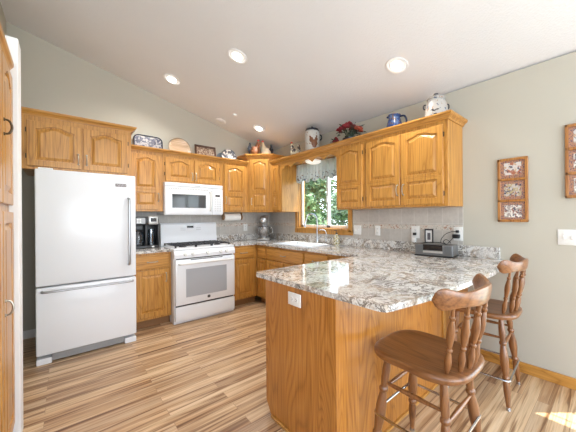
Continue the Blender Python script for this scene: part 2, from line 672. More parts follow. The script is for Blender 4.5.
def thing(name, label, cat, loc=(0, 0, 0), rz=0.0, group=None):
    o = bpy.data.objects.new(name, None)
    COL.objects.link(o)
    o.empty_display_size = 0.1
    o.location = loc
    o.rotation_euler = (0, 0, rz)
    return tag(o, label, cat, group)


def struct(name, bm, mat, parent=None):
    o = obj(name, bm, mat, parent)
    if parent is None:
        o['kind'] = 'structure'
    return o


def centre(o):
    """move the mesh origin of a top-level mesh to its base centre"""
    me = o.data
    xs = [v.co for v in me.vertices]
    c = Vector(((min(p.x for p in xs) + max(p.x for p in xs)) / 2, (min(p.y for p in xs) + max(p.y for p in xs)) / 2, min(p.z for p in xs)))
    me.transform(T(*(-c)))
    o.location = c
    return o


# ---------------------------------------------------------------- the room
ZB, SL = 2.512, 0.27
XL, YF = -4.6, -7.5


def cz(x):
    return ZB - SL * x


b = B(); box(b, XL - 0.1, 0.15, YF - 0.1, 0.1, -0.1, 0); struct('floor', b, FLOOR)
b = B()
v = [b.verts.new(c) for c in ((XL - .1, YF - .1, cz(XL - .1)), (0.15, YF - .1, cz(.15)), (0.15, .12, cz(.15)), (XL - .1, .12, cz(XL - .1)),
                              (XL - .1, YF - .1, cz(XL - .1) + .15), (0.15, YF - .1, cz(.15) + .15), (0.15, .12, cz(.15) + .15), (XL - .1, .12, cz(XL - .1) + .15))]
for f in ((0, 1, 2, 3), (7, 6, 5, 4), (0, 4, 5, 1), (1, 5, 6, 2), (2, 6, 7, 3), (3, 7, 4, 0)):
    b.faces.new([v[i] for i in f])
struct('ceiling', b, CEIL)


def wall_x(name, y0, y1, x0, x1, mat, holes=(), z0=0.0, top=None):
    """wall parallel to x between y0 and y1, top follows the ceiling"""
    b = B()

    def piece(a, c, za, zb=None):
        t0 = zb if zb is not None else (top if top else cz(a) + 0.02)
        t1 = zb if zb is not None else (top if top else cz(c) + 0.02)
        prism(b, [(a, za), (c, za), (c, t1), (a, t0)], -y1, -y0, R(PI / 2, 'X'))
    cur = x0
    for (a, c, za, zc) in sorted(holes):
        if a > cur:
            piece(cur, a, z0)
        if za > z0:
            piece(a, c, z0, za)
        piece(a, c, zc)
        cur = c
    piece(cur, x1, z0)
    return struct(name, b, mat)


def wall_y(name, x0, x1, y0, y1, mat, holes=(), z1=None):
    b = B()
    h = z1 if z1 else cz((x0 + x1) / 2) + 0.0
    cur = y0
    for (a, c, za, zc) in sorted(holes):
        box(b, x0, x1, cur, a, 0, h)
        if za > 0:
            box(b, x0, x1, a, c, 0, za)
        box(b, x0, x1, a, c, zc, h)
        cur = c
    box(b, x0, x1, cur, y1, 0, h)
    return struct(name, b, mat)


WY0, WY1, WZ0, WZ1 = -1.95, -0.87, 1.12, 2.14       # kitchen window opening
DY0, DY1, DZ1 = -6.9, -4.50, 2.03                   # patio door opening
wall_x('wall_back', 0.0, 0.1, XL - .1, 0.15, WALL)
wall_y('wall_right', 0.0, 0.12, YF - .1, 0.0, WALL, [(DY0, DY1, 0.0, DZ1), (WY0, WY1, WZ0, WZ1)])
wall_y('wall_left', XL - .1, XL, YF - .1, 0.0, WALL, [(-6.4, -4.0, 0.8, 2.4)])
wall_x('wall_front', YF - .1, YF, XL, 0.0, WALL, [(-4.4, -0.8, 0.45, 2.65)])
b = B(); box(b, -3.28, -3.18, -1.86, 0, 0, cz(-3.28)); struct('wall_alcove', b, WALL)
b = B(); box(b, XL, -2.94, -2.0, -1.86, 0, 2.345, 0.006, 2); struct('wall_partition', b, TRIMW)

# oak casing and sashes of the kitchen window
b = B()
cw = 0.062
for (a, c, za, zc) in ((WY0 - cw, WY0, WZ0 - 0.03, WZ1 + cw), (WY1, WY1 + cw, WZ0 - 0.03, WZ1 + cw), (WY0, WY1, WZ1, WZ1 + cw), (WY0 - cw - .01, WY1 + cw + .01, WZ0 - 0.072, WZ0 - 0.004)):
    box(b, -0.024, -0.001, a, c, za, zc, 0.004)
box(b, -0.045, 0.06, WY0 - 0.0, WY1 + 0.0, WZ0 - 0.004, WZ0 + 0.012, 0.003)
struct('trim_1', b, OAKZ)
W1 = thing('window_1', 'sliding kitchen window over the sink', 'window', (0, 0, 0))
del W1['label']; del W1['category']
W1['kind'] = 'structure'
b = B()
for (a, c, za, zc) in ((WY0, WY0 + .018, WZ0, WZ1), (WY1 - .018, WY1, WZ0, WZ1), (WY0, WY1, WZ0, WZ0 + .018), (WY0, WY1, WZ1 - .018, WZ1)):
    box(b, 0.0, 0.118, a, c, za, zc)
obj('window_jamb', b, OAKZ, W1)
b = B()
ym = -1.49
for (a, c, xo) in ((WY0 + .018, ym + .02, 0.075), (ym - .02, WY1 - .018, 0.045)):
    for (p, q, za, zc) in ((a, a + .034, WZ0 + .018, WZ1 - .018), (c - .034, c, WZ0 + .018, WZ1 - .018), (a, c, WZ0 + .018, WZ0 + .055), (a, c, WZ1 - .055, WZ1 - .018)):
        box(b, xo, xo + .028, p, q, za, zc, 0.002, 1)
obj('window_sash', b, TRIMW, W1)
b = B()
for (a, c, xo) in ((WY0 + .05, ym - .01, 0.086), (ym + .01, WY1 - .05, 0.056)):
    box(b, xo, xo + .006, a, c, WZ0 + .05, WZ1 - .05)
obj('window_pane', b, GLASS, W1)
b = B(); box(b, 0.030, 0.046, ym - .012, ym + .008, 1.50, 1.60, .003); obj('sash_latch', b, TRIMW, W1)

# patio door in the right wall, just outside the frame
D1 = thing('door_1', 'x', 'x'); del D1['label']; del D1['category']; D1['kind'] = 'structure'
b = B()
for (a, c, za, zc) in ((DY0, DY0 + .06, 0, DZ1), (DY1 - .03, DY1, 0, DZ1), ((DY0 + DY1) / 2 - .05, (DY0 + DY1) / 2 + .05, 0, DZ1), (DY0, DY1, DZ1 - .04, DZ1), (DY0, DY1, 0, .08)):
    box(b, 0.03, 0.08, a, c, za, zc)
for k in range(1, 5):
    box(b, 0.052, 0.058, DY0, DY1, DZ1 - .04 - k * .37 - .006, DZ1 - .04 - k * .37 + .006)
for k in range(1, 8):
    box(b, 0.052, 0.058, DY1 - .03 - k * .29 - .005, DY1 - .03 - k * .29 + .005, .08, DZ1 - .04)
obj('door_frame', b, TRIMW, D1)
b = B(); box(b, 0.060, 0.064, DY0 + .05, DY1 - .03, .08, DZ1 - .04); obj('door_pane', b, GLASS, D1)
# two unseen windows added behind the camera to hold the fill lights
for nm, ax in (('fill_window_2', 'f'), ('fill_window_3', 'l')):
    Wn = thing(nm, 'x', 'x'); del Wn['label']; del Wn['category']; Wn['kind'] = 'structure'
    b = B()
    if ax == 'f':
        for x in (-4.4, -3.2, -2.0, -0.86):
            box(b, x, x + .06, YF - .07, YF - .02, .45, 2.65)
        for z in (.45, 2.59):
            box(b, -4.4, -.8, YF - .07, YF - .02, z, z + .06)
    else:
        for y in (-6.4, -5.23, -4.06):
            box(b, XL - .07, XL - .02, y, y + .06, .8, 2.4)
        for z in (.8, 2.34):
            box(b, XL - .07, XL - .02, -6.4, -4.0, z, z + .06)
    obj('window_frame', b, TRIMW, Wn)

# baseboards
b = B(); box(b, -0.014, -0.0005, YF, DY0 - .02, 0, 0.085, 0.003); box(b, -0.014, -0.0005, DY1 + .02, -3.446, 0, 0.085, 0.003)
struct('baseboard_right', b, OAKY)
b = B(); box(b, -3.17, -2.95, -0.013, -0.0005, 0, 0.09, 0.003); struct('baseboard_back', b, TRIMW)
b = B(); box(b, -3.179, -3.165, -1.85, -0.02, 0, 0.09, 0.003); struct('baseboard_alcove', b, TRIMW)

# ---------------------------------------------------------------- outside
b = B(); box(b, 0.3, 60, -30, 40, -1.1, -1.0); o = struct('lawn', b, GRASS)


def tree(x, y, h, cr, leafm, label, seed, nleaf=2600):
    rnd = random.Random(seed)
    t = thing('tree', label, 'tree', (x, y, -1.0), 0, 'trees outside the kitchen window')
    b = B()
    lathe(b, [(0.16, 0), (0.12, 0.5), (0.09, h * .45), (0.03, h * .85)], 10)
    for k in range(7):
        a = k * 2.4
        z = h * (.28 + .07 * k)
        rod(b, (0, 0, z), (math.cos(a) * cr * .6, math.sin(a) * cr * .6, z + cr * .45), .04, .012, 6)
    obj('trunk', b, BARK, t, True)
    b = B()
    clumps = [(rnd.uniform(-1, 1) * cr * .62, rnd.uniform(-1, 1) * cr * .62, h * rnd.uniform(.28, .95), cr * rnd.uniform(.3, .5)) for _ in range(26)]
    for _ in range(nleaf):
        cx_, cy_, cz_, r = rnd.choice(clumps)
        d = Vector((rnd.gauss(0, 1), rnd.gauss(0, 1), rnd.gauss(0, 1))).normalized() * r * rnd.uniform(.5, 1.05)
        p = Vector((cx_, cy_, cz_)) + d
        s = rnd.uniform(.07, .15)
        M = T(*p) @ R(rnd.uniform(0, 6.3), 'Z') @ R(rnd.uniform(-1.2, 1.2), 'X') @ R(rnd.uniform(-1.2, 1.2), 'Y')
        q = [b.verts.new(M @ Vector(c)) for c in ((-s, 0, 0), (0, -s * .5, .01), (s, 0, 0), (0, s * .5, .01))]
        b.faces.new(q)
    obj('foliage', b, leafm, t)
    return t


tree(5.2, 4.9, 5.6, 1.5, LEAF1, 'nearest tree with dark leaves, filling the left window pane', 1, 4200)
tree(10.5, 12.6, 8.0, 2.5, LEAF1, 'tall tree farther back, seen high in the left window pane', 2, 4200)
tree(9.2, 6.7, 3.7, 1.7, LEAF2, 'low bright green tree seen in the right window pane', 3, 3600)
tree(2.6, 2.1, 2.9, 0.6, LEAF2, 'small bright bush-like tree at the left edge of the window view', 4, 1600)

# ---------------------------------------------------------------- cabinets


def door_region(bm, x0, x1, z0, z1, yb, yf, fw, arch, ftop=None, fbot=None):
    N = 21
    ft = fw if ftop is None else ftop
    fb = fw if fbot is None else fbot

    def loop(inx, inb, intp, amp, y):
        a, c, zb, zt = x0 + inx, x1 - inx, z0 + inb, z1 - intp
        vs_ = [bm.verts.new((a, y, zb)), bm.verts.new((c, y, zb))]
        for k in range(N):
            t = k / (N - 1)
            s = min(1.0, max(0.0, min(t, 1 - t) / .40 - .12))
            sh = .62 * s * s * (3 - 2 * s) + .38 * math.sin(PI * t) ** 1.5
            vs_.append(bm.verts.new((c + (a - c) * t, y, zt - amp + amp * sh)))
        return vs_
    L = [loop(0, 0, 0, 0, yb), loop(0, 0, 0, 0, yf + .003), loop(.003, .003, .003, 0, yf)]
    L.append(loop(fw, fb, ft, arch, yf))
    L.append(loop(fw + .003, fb + .003, ft + .003, arch, yf + .012))
    L.append(loop(fw + .011, fb + .011, ft + .011, arch, yf + .012))
    L.append(loop(fw + .036, fb + .036, ft + .036, arch, yf + .001))
    n = N + 2
    for a, c in zip(L[:-1], L[1:]):
        for i in range(n):
            j = (i + 1) % n
            bm.faces.new((a[i], a[j], c[j], c[i]))
    bm.faces.new(list(reversed(L[0])))
    bm.faces.new(L[-1])


def handle(parent, x, z, yf, vertical=True, ln=0.1, mat=None):
    b = B()
    h = ln / 2
    pts = [(-h, 0, 0), (-h * .9, -.016, 0), (-h * .5, -.024, 0), (0, -.027, 0), (h * .5, -.024, 0), (h * .9, -.016, 0), (h, 0, 0)]
    pts = spline(pts, 3)
    M = T(x, yf, z) @ (R(PI / 2, 'Y') if vertical else Matrix.Identity(4))
    tube(b, [M @ p for p in pts], .0048, 8)
    for s in (-1, 1):
        lathe(b, [(.009, 0), (.008, .004), (.003, .006)], 10, M @ T(s * h, 0, 0) @ R(PI / 2, 'X'))
    return obj('handle', b, mat or PEWTER, parent, True)


def hinge(parent, x, z, y):
    b = B()
    rod(b, (x, y, z - .022), (x, y, z + .022), .0045, .0045, 8)
    box(b, x - .006, x + .006, y - .001, y + .004, z - .018, z + .018)
    return obj('hinge', b, BRONZE, parent)


CROWN = [(0, 0), (.010, 0), (.014, .012), (.026, .024), (.042, .034), (.047, .044), (.047, .056), (0, .056)]


def cabinet(name, label, loc, rz, w, d, z0, z1, doors=(), drawers=(), crown=None, toe=False, top_mat=None, cat='cabinet', group=None, bottoms=False):
    """local frame: x to the viewer's right, front at y=-d. doors: (x0,x1,z0,z1,panels,handle(x,z)|None,hinge_side)"""
    c = thing(name, label, cat, (loc[0], loc[1], z0), rz, group)
    H = z1 - z0
    b = B()
    if name == 'sink_cabinet':
        box(b, 0, .02, -d, -.002, .1, H); box(b, w - .02, w, -d, -.002, .1, H); box(b, .02, w - .02, -d, -d + .02, .1, H)
        box(b, .02, w - .02, -.02, -.002, .1, H); box(b, .02, w - .02, -d + .02, -.02, .1, .12)
    else:
        box(b, 0, w, -d, -.002, .1 if toe else 0, H, .002, 1)
    obj('cabinet_body', b, OAKZ, c)
    if toe:
        b = B(); box(b, .0, w, -d + .07, -.05, 0, .1); obj('toe_kick', b, TOE, c)
    yb, yf = -d, -d - .019
    for dd in doors:
        x0, x1, a, e, panels, hd, hs = dd
        b = B()
        for (p, q, arch, fb, ft) in panels:
            door_region(b, x0, x1, a + (e - a) * p, a + (e - a) * q, yb, yf, .055, arch, ft, fb)
        dr = obj('door', b, OAKZ, c)
        if hd:
            handle(dr, hd[0], hd[1], yf)
        if hs is not None:
            hx = x0 - .004 if hs == 'l' else x1 + .004
            for hz in (a + .09, e - .09):
                hinge(dr, hx, hz, yf + .008)
    for (x0, x1, a, e, hh) in drawers:
        b = B()
        box(b, x0, x1, yf, yb, a, e, .006, 2)
        dr = obj('drawer', b, OAKX, c)
        if hh:
            handle(dr, (x0 + x1) / 2, (a + e) / 2, yf, False)
    if crown:
        b = B()
        sweep(b, crown, CROWN, H - .004)
        obj('crown_moulding', b, OAKX, c)
    return c


P1 = [(0, 1, .036, None, .035)]
P2 = [(.36, 1, .032, .030, .035), (0, .36, 0, None, .030)]
PF = [(0, 1, 0, None, None)]
ZU, ZT = 1.38, 2.135

# wall A (back wall)
cabinet('upper_cabinet', 'two-door honey oak cabinet above the white refrigerator', (-3.035, 0), 0, .845, .61, 1.765, 2.272,
        doors=[(.035, .42, .03, .455, P1, (.395, .13), 'l'), (.435, .81, .03, .455, P1, (.46, .13), 'r')],
        crown=[(0, -.61), (.845, -.61), (.845, -.33)])
cabinet('upper_cabinet', 'single-door oak cabinet above the coffee maker, beside the refrigerator', (-2.188, 0), 0, .38, .33, ZU, ZT,
        doors=[(.03, .345, .025, .715, P2, (.325, .18), None)], crown=[(0, -.33), (.38, -.33)])
cabinet('upper_cabinet', 'short two-door oak cabinet directly above the white microwave', (-1.808, 0), 0, .765, .33, 1.765, ZT,
        doors=[(.025, .377, .02, .33, P1, (.357, .10), 'l'), (.388, .74, .02, .33, P1, (.408, .10), 'r')], crown=[(0, -.33), (.765, -.33)])
cabinet('upper_cabinet', 'narrow oak cabinet above the paper towel roll, right of the microwave', (-1.043, 0), 0, .433, .33, ZU, ZT,
        doors=[(.05, .395, .025, .715, P2, (.07, .18), None)], crown=[(0, -.33), (.433, -.33)])

# diagonal corner cabinet
CC = thing('corner_cabinet', 'taller diagonal oak corner cabinet with two rooster figurines on top', 'cabinet', (0, 0, ZU))
HC = 2.25 - ZU
b = B()
prism(b, [(-.002, -.002), (-.61, -.002), (-.61, -.33), (-.33, -.61), (-.002, -.61)], 0, HC)
obj('cabinet_body', b, OAKZ, CC)
Md = T(-.61, -.33, 0) @ R(-PI / 4, 'Z')
dw = .396
b = B()
for (p, q, arch, fb, ft) in P2:
    door_region(b, .045, dw - .045, .03 + (HC - .06) * p, .03 + (HC - .06) * q, -.0005, -.0195, .05, arch, ft, fb)
bmesh.ops.transform(b, matrix=Md, verts=b.verts[:])
dr = obj('door', b, OAKZ, CC)
hh = handle(dr, 0, 0, 0)
hh.matrix_local = Md @ T(.075, -.0195, .17)
b = B(); sweep(b, [(-.61, -.02), (-.61, -.33), (-.33, -.61), (-.02, -.61)], CROWN, HC - .004)
obj('crown_moulding', b, OAKX, CC)

# wall B (right wall); local x runs toward the camera
cabinet('upper_cabinet', 'very narrow oak cabinet between the corner cabinet and the sink window', (0, -.612), -PI / 2, .27, .33, ZU, ZT,
        doors=[(.02, .215, .025, .715, [(.36, 1, .02, .03, .035), (0, .36, 0, None, .03)], None, None)], crown=[(0, -.33), (.27, -.33)])
cabinet('upper_cabinet', 'single-door oak cabinet right of the sink window, below the red flowers', (0, -2.05), -PI / 2, .436, .33, ZU, ZT,
        doors=[(.01, .40, .02, .715, P2, None, 'r')], crown=[(0, -.33), (.436, -.33)])
cabinet('upper_cabinet', 'large two-door oak cabinet at the end of the window wall', (0, -2.488), -PI / 2, .898, .33, ZU, ZT,
        doors=[(.02, .435, .02, .715, P2, (.41, .17), 'l'), (.45, .86, .02, .715, P2, (.475, .17), 'r')],
        crown=[(0, -.33), (.898, -.33), (.898, -.002)])

# scalloped valance board over the window, between the cabinets
VB = thing('valance_board', 'scalloped oak valance board bridging the cabinets above the sink window', 'valance', (0, -.884, 2.015), -PI / 2)
b = B()
Lb = 1.164
pts = [(0, .120), (0, 0)]
for k in range(61):
    t = k / 60
    e = .048 * abs(math.sin(PI * t * 5)) ** .8 + .022 * math.sin(PI * t)
    pts.append((t * Lb, e + (0 if .04 < t < .96 else -.0)))
pts += [(Lb, .120)]
prism(b, pts, .312, .33, R(PI / 2, 'X'))
obj('board', b, OAKX, VB)
b = B(); box(b, 0, Lb, -.31, -.002, .100, .120); obj('top_shelf', b, OAKX, VB)
b = B(); sweep(b, [(0, -.33), (Lb, -.33)], CROWN, .116); obj('crown_moulding', b, OAKX, VB)

# base cabinets
HB = .882
cabinet('base_cabinet', 'oak base cabinet with drawer between the refrigerator and the white range', (-2.184, 0), 0, .392, .61, 0, HB,
        doors=[(.02, .365, .13, .68, PF, (.335, .58), None)], drawers=[(.02, .365, .70, .855, True)], toe=True)
cabinet('base_cabinet', 'oak base cabinet with drawer right of the white range', (-1.026, 0), 0, .416, .61, 0, HB,
        doors=[(.03, .365, .13, .68, PF, None, None)], drawers=[(.03, .365, .70, .855, True)], toe=True)
cabinet('base_cabinet', 'narrow oak base cabinet in the corner beside the sink cabinet', (0, -.61), -PI / 2, .29, .61, 0, HB,
        doors=[(.06, .275, .13, .68, PF, None, None)], drawers=[(.06, .275, .70, .855, False)], toe=True)
cabinet('sink_cabinet', 'wide oak sink cabinet with a long drawer front under the window', (0, -.902), -PI / 2, .866, .61, 0, HB,
        doors=[(.02, .425, .13, .68, PF, None, None), (.44, .846, .13, .68, PF, None, None)], drawers=[(.02, .846, .70, .855, True)], toe=True)
cabinet('base_cabinet', 'oak base cabinet between the sink cabinet and the peninsula', (0, -1.77), -PI / 2, .84, .61, 0, HB,
        doors=[(.02, .41, .13, .68, PF, None, None), (.43, .82, .13, .68, PF, None, None)], drawers=[(.02, .41, .70, .855, True), (.43, .82, .70, .855, True)], toe=True)

# peninsula
PC = thing('peninsula_cabinet', 'oak veneered peninsula cabinet carrying the granite breakfast counter', 'cabinet', (-1.775, -2.78, 0))
b = B(); box(b, .02, 1.773, -.632, -.02, .1, HB); box(b, .02, 1.773, -.632, -.09, 0, .1); obj('cabinet_body', b, OAKZ, PC)
b = B()
prism(b, [(0, .085), (-.062, .0), (-.652, 0), (-.652, HB), (0, HB)], 0, .02, Matrix(((0, 0, 1, 0), (1, 0, 0, 0), (0, 1, 0, 0), (0, 0, 0, 1))))
obj('end_panel', b, PANEL, PC)
b = B(); box(b, .0202, 1.20, -.6515, -.633, 0, HB); obj('back_panel', b, PANEL, PC)
b = B(); box(b, 1.20, 1.245, -.664, -.633, 0, HB, .003); obj('stile', b, OAKZ, PC)
b = B(); box(b, 1.245, 1.773, -.645, -.633, 0, HB); obj('back_panel', b, PANEL, PC)
b = B(); box(b, -.012, -.0005, -.664, -.07, 0, .018, .003); box(b, -.012, 1.20, -.664, -.6525, 0, .018, .003); obj('shoe_moulding', b, OAKX, PC)
for k in range(3):
    b = B(); door_region(b, -.0, .0 + .5, .12, .85, 0, .019, .05, 0)
    bmesh.ops.transform(b, matrix=T(.06 + k * .56 + .5, -.001, 0) @ R(PI, 'Z') @ T(0, -.02, 0) @ Matrix.Diagonal((1, 1, 1, 1)), verts=b.verts[:])
    obj('door', b, OAKZ, PC, loc=(0, 0, 0))

# ---------------------------------------------------------------- counters
ZC = .914
SKX0, SKX1, SKY0, SKY1 = -.56, -.12, -1.75, -.98


def slab(bm, outline, z0, z1, hole=None):
    loops = [outline] + ([hole] if hole else [])
    top, bot = [], []
    for lp in loops:
        top.append([bm.verts.new((p[0], p[1], z1)) for p in lp])
        bot.append([bm.verts.new((p[0], p[1], z0)) for p in lp])
    for grp in (top, bot):
        es = []
        for lv in grp:
            for i in range(len(lv)):
                es.append(bm.edges.new((lv[i], lv[(i + 1) % len(lv)])))
        bmesh.ops.triangle_fill(bm, use_beauty=True, edges=es)
    for a, c in zip(top, bot):
        for i in range(len(a)):
            j = (i + 1) % len(a)
            bm.faces.new((a[i], a[j], c[j], c[i]))


CT = thing('countertop', 'speckled granite counter running from the range around the sink onto the peninsula', 'countertop', (0, 0, .884))
b = B()
out = [(-1.026, -.002), (-1.026, -.64), (-.64, -.64), (-.64, -2.66), (-1.765, -2.66), (-1.785, -2.672), (-1.792, -2.70), (-1.775, -3.68), (-1.765, -3.715), (-1.735, -3.727), (-1.45, -3.775), (-1.1, -3.80), (-.6, -3.81), (-.05, -3.76), (-.002, -3.70), (-.002, -.002)]
slab(b, out, 0, .03, [(SKX0 + .02, SKY0 + .02), (SKX1 - .02, SKY0 + .02), (SKX1 - .02, SKY1 - .02), (SKX0 + .02, SKY1 - .02)])
obj('slab', b, GRANITE, CT)
b = B(); box(b, -1.026, -.024, -.022, -.002, .030, .132, .002, 1); obj('backsplash_ledge', b, GRANITE, CT)
b = B(); box(b, -.022, -.002, -3.69, -.002, .030, .132, .002, 1); obj('backsplash_ledge', b, GRANITE, CT)
CL = thing('countertop', 'short granite counter piece under the coffee maker, left of the range', 'countertop', (-2.184, 0, .884))
b = B(); slab(b, [(0, -.002), (0, -.64), (.392, -.64), (.392, -.002)], 0, .03); obj('slab', b, GRANITE, CL)
b = B(); box(b, 0, .392, -.022, -.002, .030, .132, .002, 1); obj('backsplash_ledge', b, GRANITE, CL)

# tiled backsplashes
TA = thing('tile_backsplash', 'grey tile backsplash with floral border behind the range', 'backsplash', (0, 0, 1.017))
b = B(); box(b, -2.184, -1.79, -.008, -.001, 0, ZU - 1.017); box(b, -1.026, -.009, -.008, -.001, 0, ZU - 1.017)
box(b, -1.79, -1.026, -.008, -.001, -.1, ZU - 1.017)
obj('tile_field', b, TILEA, TA)
b = B(); box(b, -2.184, -.009, -.011, -.0085, .135, .185, .001, 1); obj('border_strip', b, BORDER, TA)
TBk = thing('tile_backsplash', 'grey tile backsplash with floral border along the window wall', 'backsplash', (0, 0, 1.017))
b = B(); box(b, -.008, -.001, -3.386, WY0 - .075, 0, ZU - 1.017); box(b, -.008, -.001, WY1 + .075, -.002, 0, ZU - 1.017); box(b, -.008, -.001, WY0 - .075, WY1 + .075, 0, .03)
obj('tile_field', b, TILEB, TBk)
b = B(); box(b, -.011, -.0085, -3.386, WY0 - .075, .135, .185, .001, 1)
obj('border_strip', b, BORDER, TBk)
b = B(); box(b, -.011, -.0085, WY1 + .075, -.012, .135, .185, .001, 1)
obj('border_strip', b, BORDER, TBk)

# ---------------------------------------------------------------- refrigerator
F = thing('refrigerator', 'white bottom-freezer refrigerator with grey bar handles', 'refrigerator', (-2.935, -.02, 0))
FW = .735
b = B(); box(b, 0.005, FW - .005, -.80, -.04, .03, 1.715, .008); obj('case', b, WHITE, F)
b = B(); box(b, 0, FW, -.90, -.805, .695, 1.735, .012, 3); fd = obj('door', b, WHITE, F, True)
b = B(); box(b, 0, FW, -.90, -.805, .085, .682, .012, 3); fz = obj('freezer_drawer', b, WHITE, F, True)
b = B()
tube(b, spline([(.672, -.90, 1.50), (.672, -.935, 1.495), (.672, -.95, 1.46), (.672, -.952, 1.2), (.672, -.95, .87), (.672, -.935, .825), (.672, -.90, .82)], 5), .011, 10)
obj('handle', b, STEEL, fd, True)
b = B()
tube(b, spline([(.04, -.90, .650), (.045, -.935, .650), (.08, -.95, .650), (.36, -.952, .650), (.66, -.95, .650), (.70, -.935, .650), (.705, -.90, .650)], 5), .010, 10)
obj('handle', b, STEEL, fz, True)
b = B(); box(b, .565, .655, -.904, -.8995, 1.615, 1.645, .001, 1); bd = obj('badge', b, plain('badge_dark', (.16, .12, .12), .3), fd)
b = B()
for k in range(7):
    xx = .575 + k * .0115
    box(b, xx, xx + .0025, -.9055, -.904, 1.622, 1.638)
    if k % 2 == 0:
        box(b, xx, xx + .007, -.9055, -.904, 1.635, 1.638)
    else:
        box(b, xx, xx + .007, -.9055, -.904, 1.622, 1.625)
obj('badge_lettering', b, WHITE2, bd)
b = B(); box(b, .02, .115, -.88, -.76, 1.736, 1.750, .004); obj('hinge_cover', b, WHITE2, F)
for x0 in (0.0, FW - .10):
    b = B(); box(b, x0, x0 + .10, -.885, -.80, .0, .055, .008); obj('foot_cover', b, WHITE, F)
b = B(); box(b, .10, FW - .10, -.86, -.80, .012, .075, .004)
for k in range(12):
    box(b, .12 + k * .041, .15 + k * .041, -.863, -.859, .03, .055)
obj('base_grille', b, GREYP, F)

# ---------------------------------------------------------------- range
RG = thing('gas_range', 'white gas range with black cast iron grates and oven window', 'range', (-1.79, -.03, 0))
RW = .762
b = B(); box(b, .002, RW - .002, -.68, -.03, .0, .895, .004); obj('range_body', b, WHITE, RG)
b = B(); box(b, .0, RW, -.70, -.09, .895, .918, .008, 3)
box(b, .03, RW - .03, -.63, -.12, .918, .921)
obj('cooktop', b, WHITE, RG, True)
b = B()   # slanted control panel
prism(b, [(-.68, .80), (-.722, .80), (-.725, .845), (-.705, .893), (-.68, .893)], 0, RW, Matrix(((0, 0, 1, 0), (1, 0, 0, 0), (0, 1, 0, 0), (0, 0, 0, 1))))
cp = obj('control_panel', b, WHITE, RG)
for kx in (.125, .215, .395, .565, .645):
    b = B()
    Mk = T(kx, -.724, .845) @ R(PI / 2 - .25, 'X')
    lathe(b, [(.024, 0), (.023, .012), (.020, .026), (0, .027)], 20, Mk)
    box(b, -.004, .004, -.021, .021, .02, .036, .001, 1, Mk)
    obj('knob', b, WHITE2, cp, True)
b = B(); box(b, .008, RW - .008, -.735, -.682, .232, .785, .010, 3)
od = obj('oven_door', b, WHITE, RG, True)
b = B(); box(b, .125, RW - .125, -.7375, -.7345, .32, .665, .001, 1); obj('oven_window', b, OVGLASS, od)
b = B(); box(b, .18, .58, -.7365, -.7352, .772, .781); obj('vent_slot', b, BLACK, od)
b = B()
tube(b, spline([(.05, -.735, .735), (.055, -.765, .735), (.10, -.775, .737), (.38, -.778, .738), (.66, -.775, .737), (.707, -.765, .735), (.712, -.735, .735)], 5), .014, 10)
obj('handle', b, WHITE2, od, True)
b = B(); lathe(b, [(.019, 0), (.019, .002), (.017, .003), (0, .003)], 28, T(.40, -.735, .285) @ R(PI / 2, 'X'))
lg = obj('logo', b, BLACK, od, True)
b = B()
tube(b, [(.40 + .0145 * math.cos(a * PI / 12), -.7385, .285 + .0145 * math.sin(a * PI / 12)) for a in range(24)], .0008, 6, True)
tube(b, [(.395 + .005 * math.cos(a * PI / 8), -.7385, .285 + .006 * math.sin(a * PI / 8)) for a in range(2, 16)], .0008, 6)
tube(b, [(.407 + .004 * math.cos(a * PI / 8), -.7385, .285 + .006 * math.sin(a * PI / 8)) for a in range(3, 14)], .0008, 6)
obj('logo_script', b, STEEL, lg)
b = B(); box(b, .008, RW - .008, -.728, -.682, .035, .212, .010, 3); obj('storage_drawer', b, WHITE, RG, True)
b = B(); box(b, .02, RW - .02, -.70, -.683, .212, .232); obj('shadow_gap', b, BLACK, RG)
b = B(); box(b, .03, RW - .03, -.69, -.683, .786, .80); obj('shadow_gap', b, BLACK, RG)
b = B()
prism(b, [(-.012, .90), (-.105, .90), (-.105, 1.00), (-.095, 1.02), (-.085, 1.20), (-.06, 1.225), (-.012, 1.225)], 0, RW, Matrix(((0, 0, 1, 0), (1, 0, 0, 0), (0, 1, 0, 0), (0, 0, 0, 1))))
bg = obj('backguard', b, WHITE, RG, True)
Mb = T(0, -.0915, 1.13) @ R(-.055, 'X')
b = B(); box(b, .335, .425, -.003, .001, .020, .052, .001, 1, Mb); obj('clock_display', b, DISP, bg)
KEYG = plain('pale_grey_keys', (.55, .56, .58), .4)
for sx_ in (.25, .46):
    b = B()
    for k in range(5):
        for q in range(2):
            box(b, sx_ + k * .014, sx_ + .009 + k * .014, -.003, .001, -.012 + q * .026, -.002 + q * .026, 0, 1, Mb)
    obj('touch_keys', b, KEYG, bg)
for gx0, gx1 in ((.04, .275), (.285, .477), (.487, .722)):
    b = B()
    y0, y1 = -.625, -.13
    tube(b, [(gx0, y0, .946), (gx1, y0, .946), (gx1, y1, .946), (gx0, y1, .946)], .0055, 6, True)
    for yy in (y0 + .12, (y0 + y1) / 2, y1 - .12):
        box(b, gx0, gx1, yy - .004, yy + .004, .944, .956, .002, 1)
    for xx in ((gx0 * 2 + gx1) / 3, (gx0 + gx1 * 2) / 3):
        box(b, xx - .004, xx + .004, y0, y1, .944, .956, .002, 1)
    for xx in (gx0, gx1):
        for yy in (y0, y1):
            box(b, xx - .008, xx + .008, yy - .008, yy + .008, .9205, .952)
    obj('grate', b, IRON, RG)
for bx, by, br_ in ((.157, -.50, .045), (.157, -.25, .034), (.38, -.375, .05), (.605, -.50, .04), (.605, -.25, .045)):
    b = B(); lathe(b, [(br_, .921), (br_, .930), (br_ * .8, .932), (br_ * .8, .940), (0, .941)], 20, T(bx, by, 0)); obj('burner', b, IRON, RG, True)

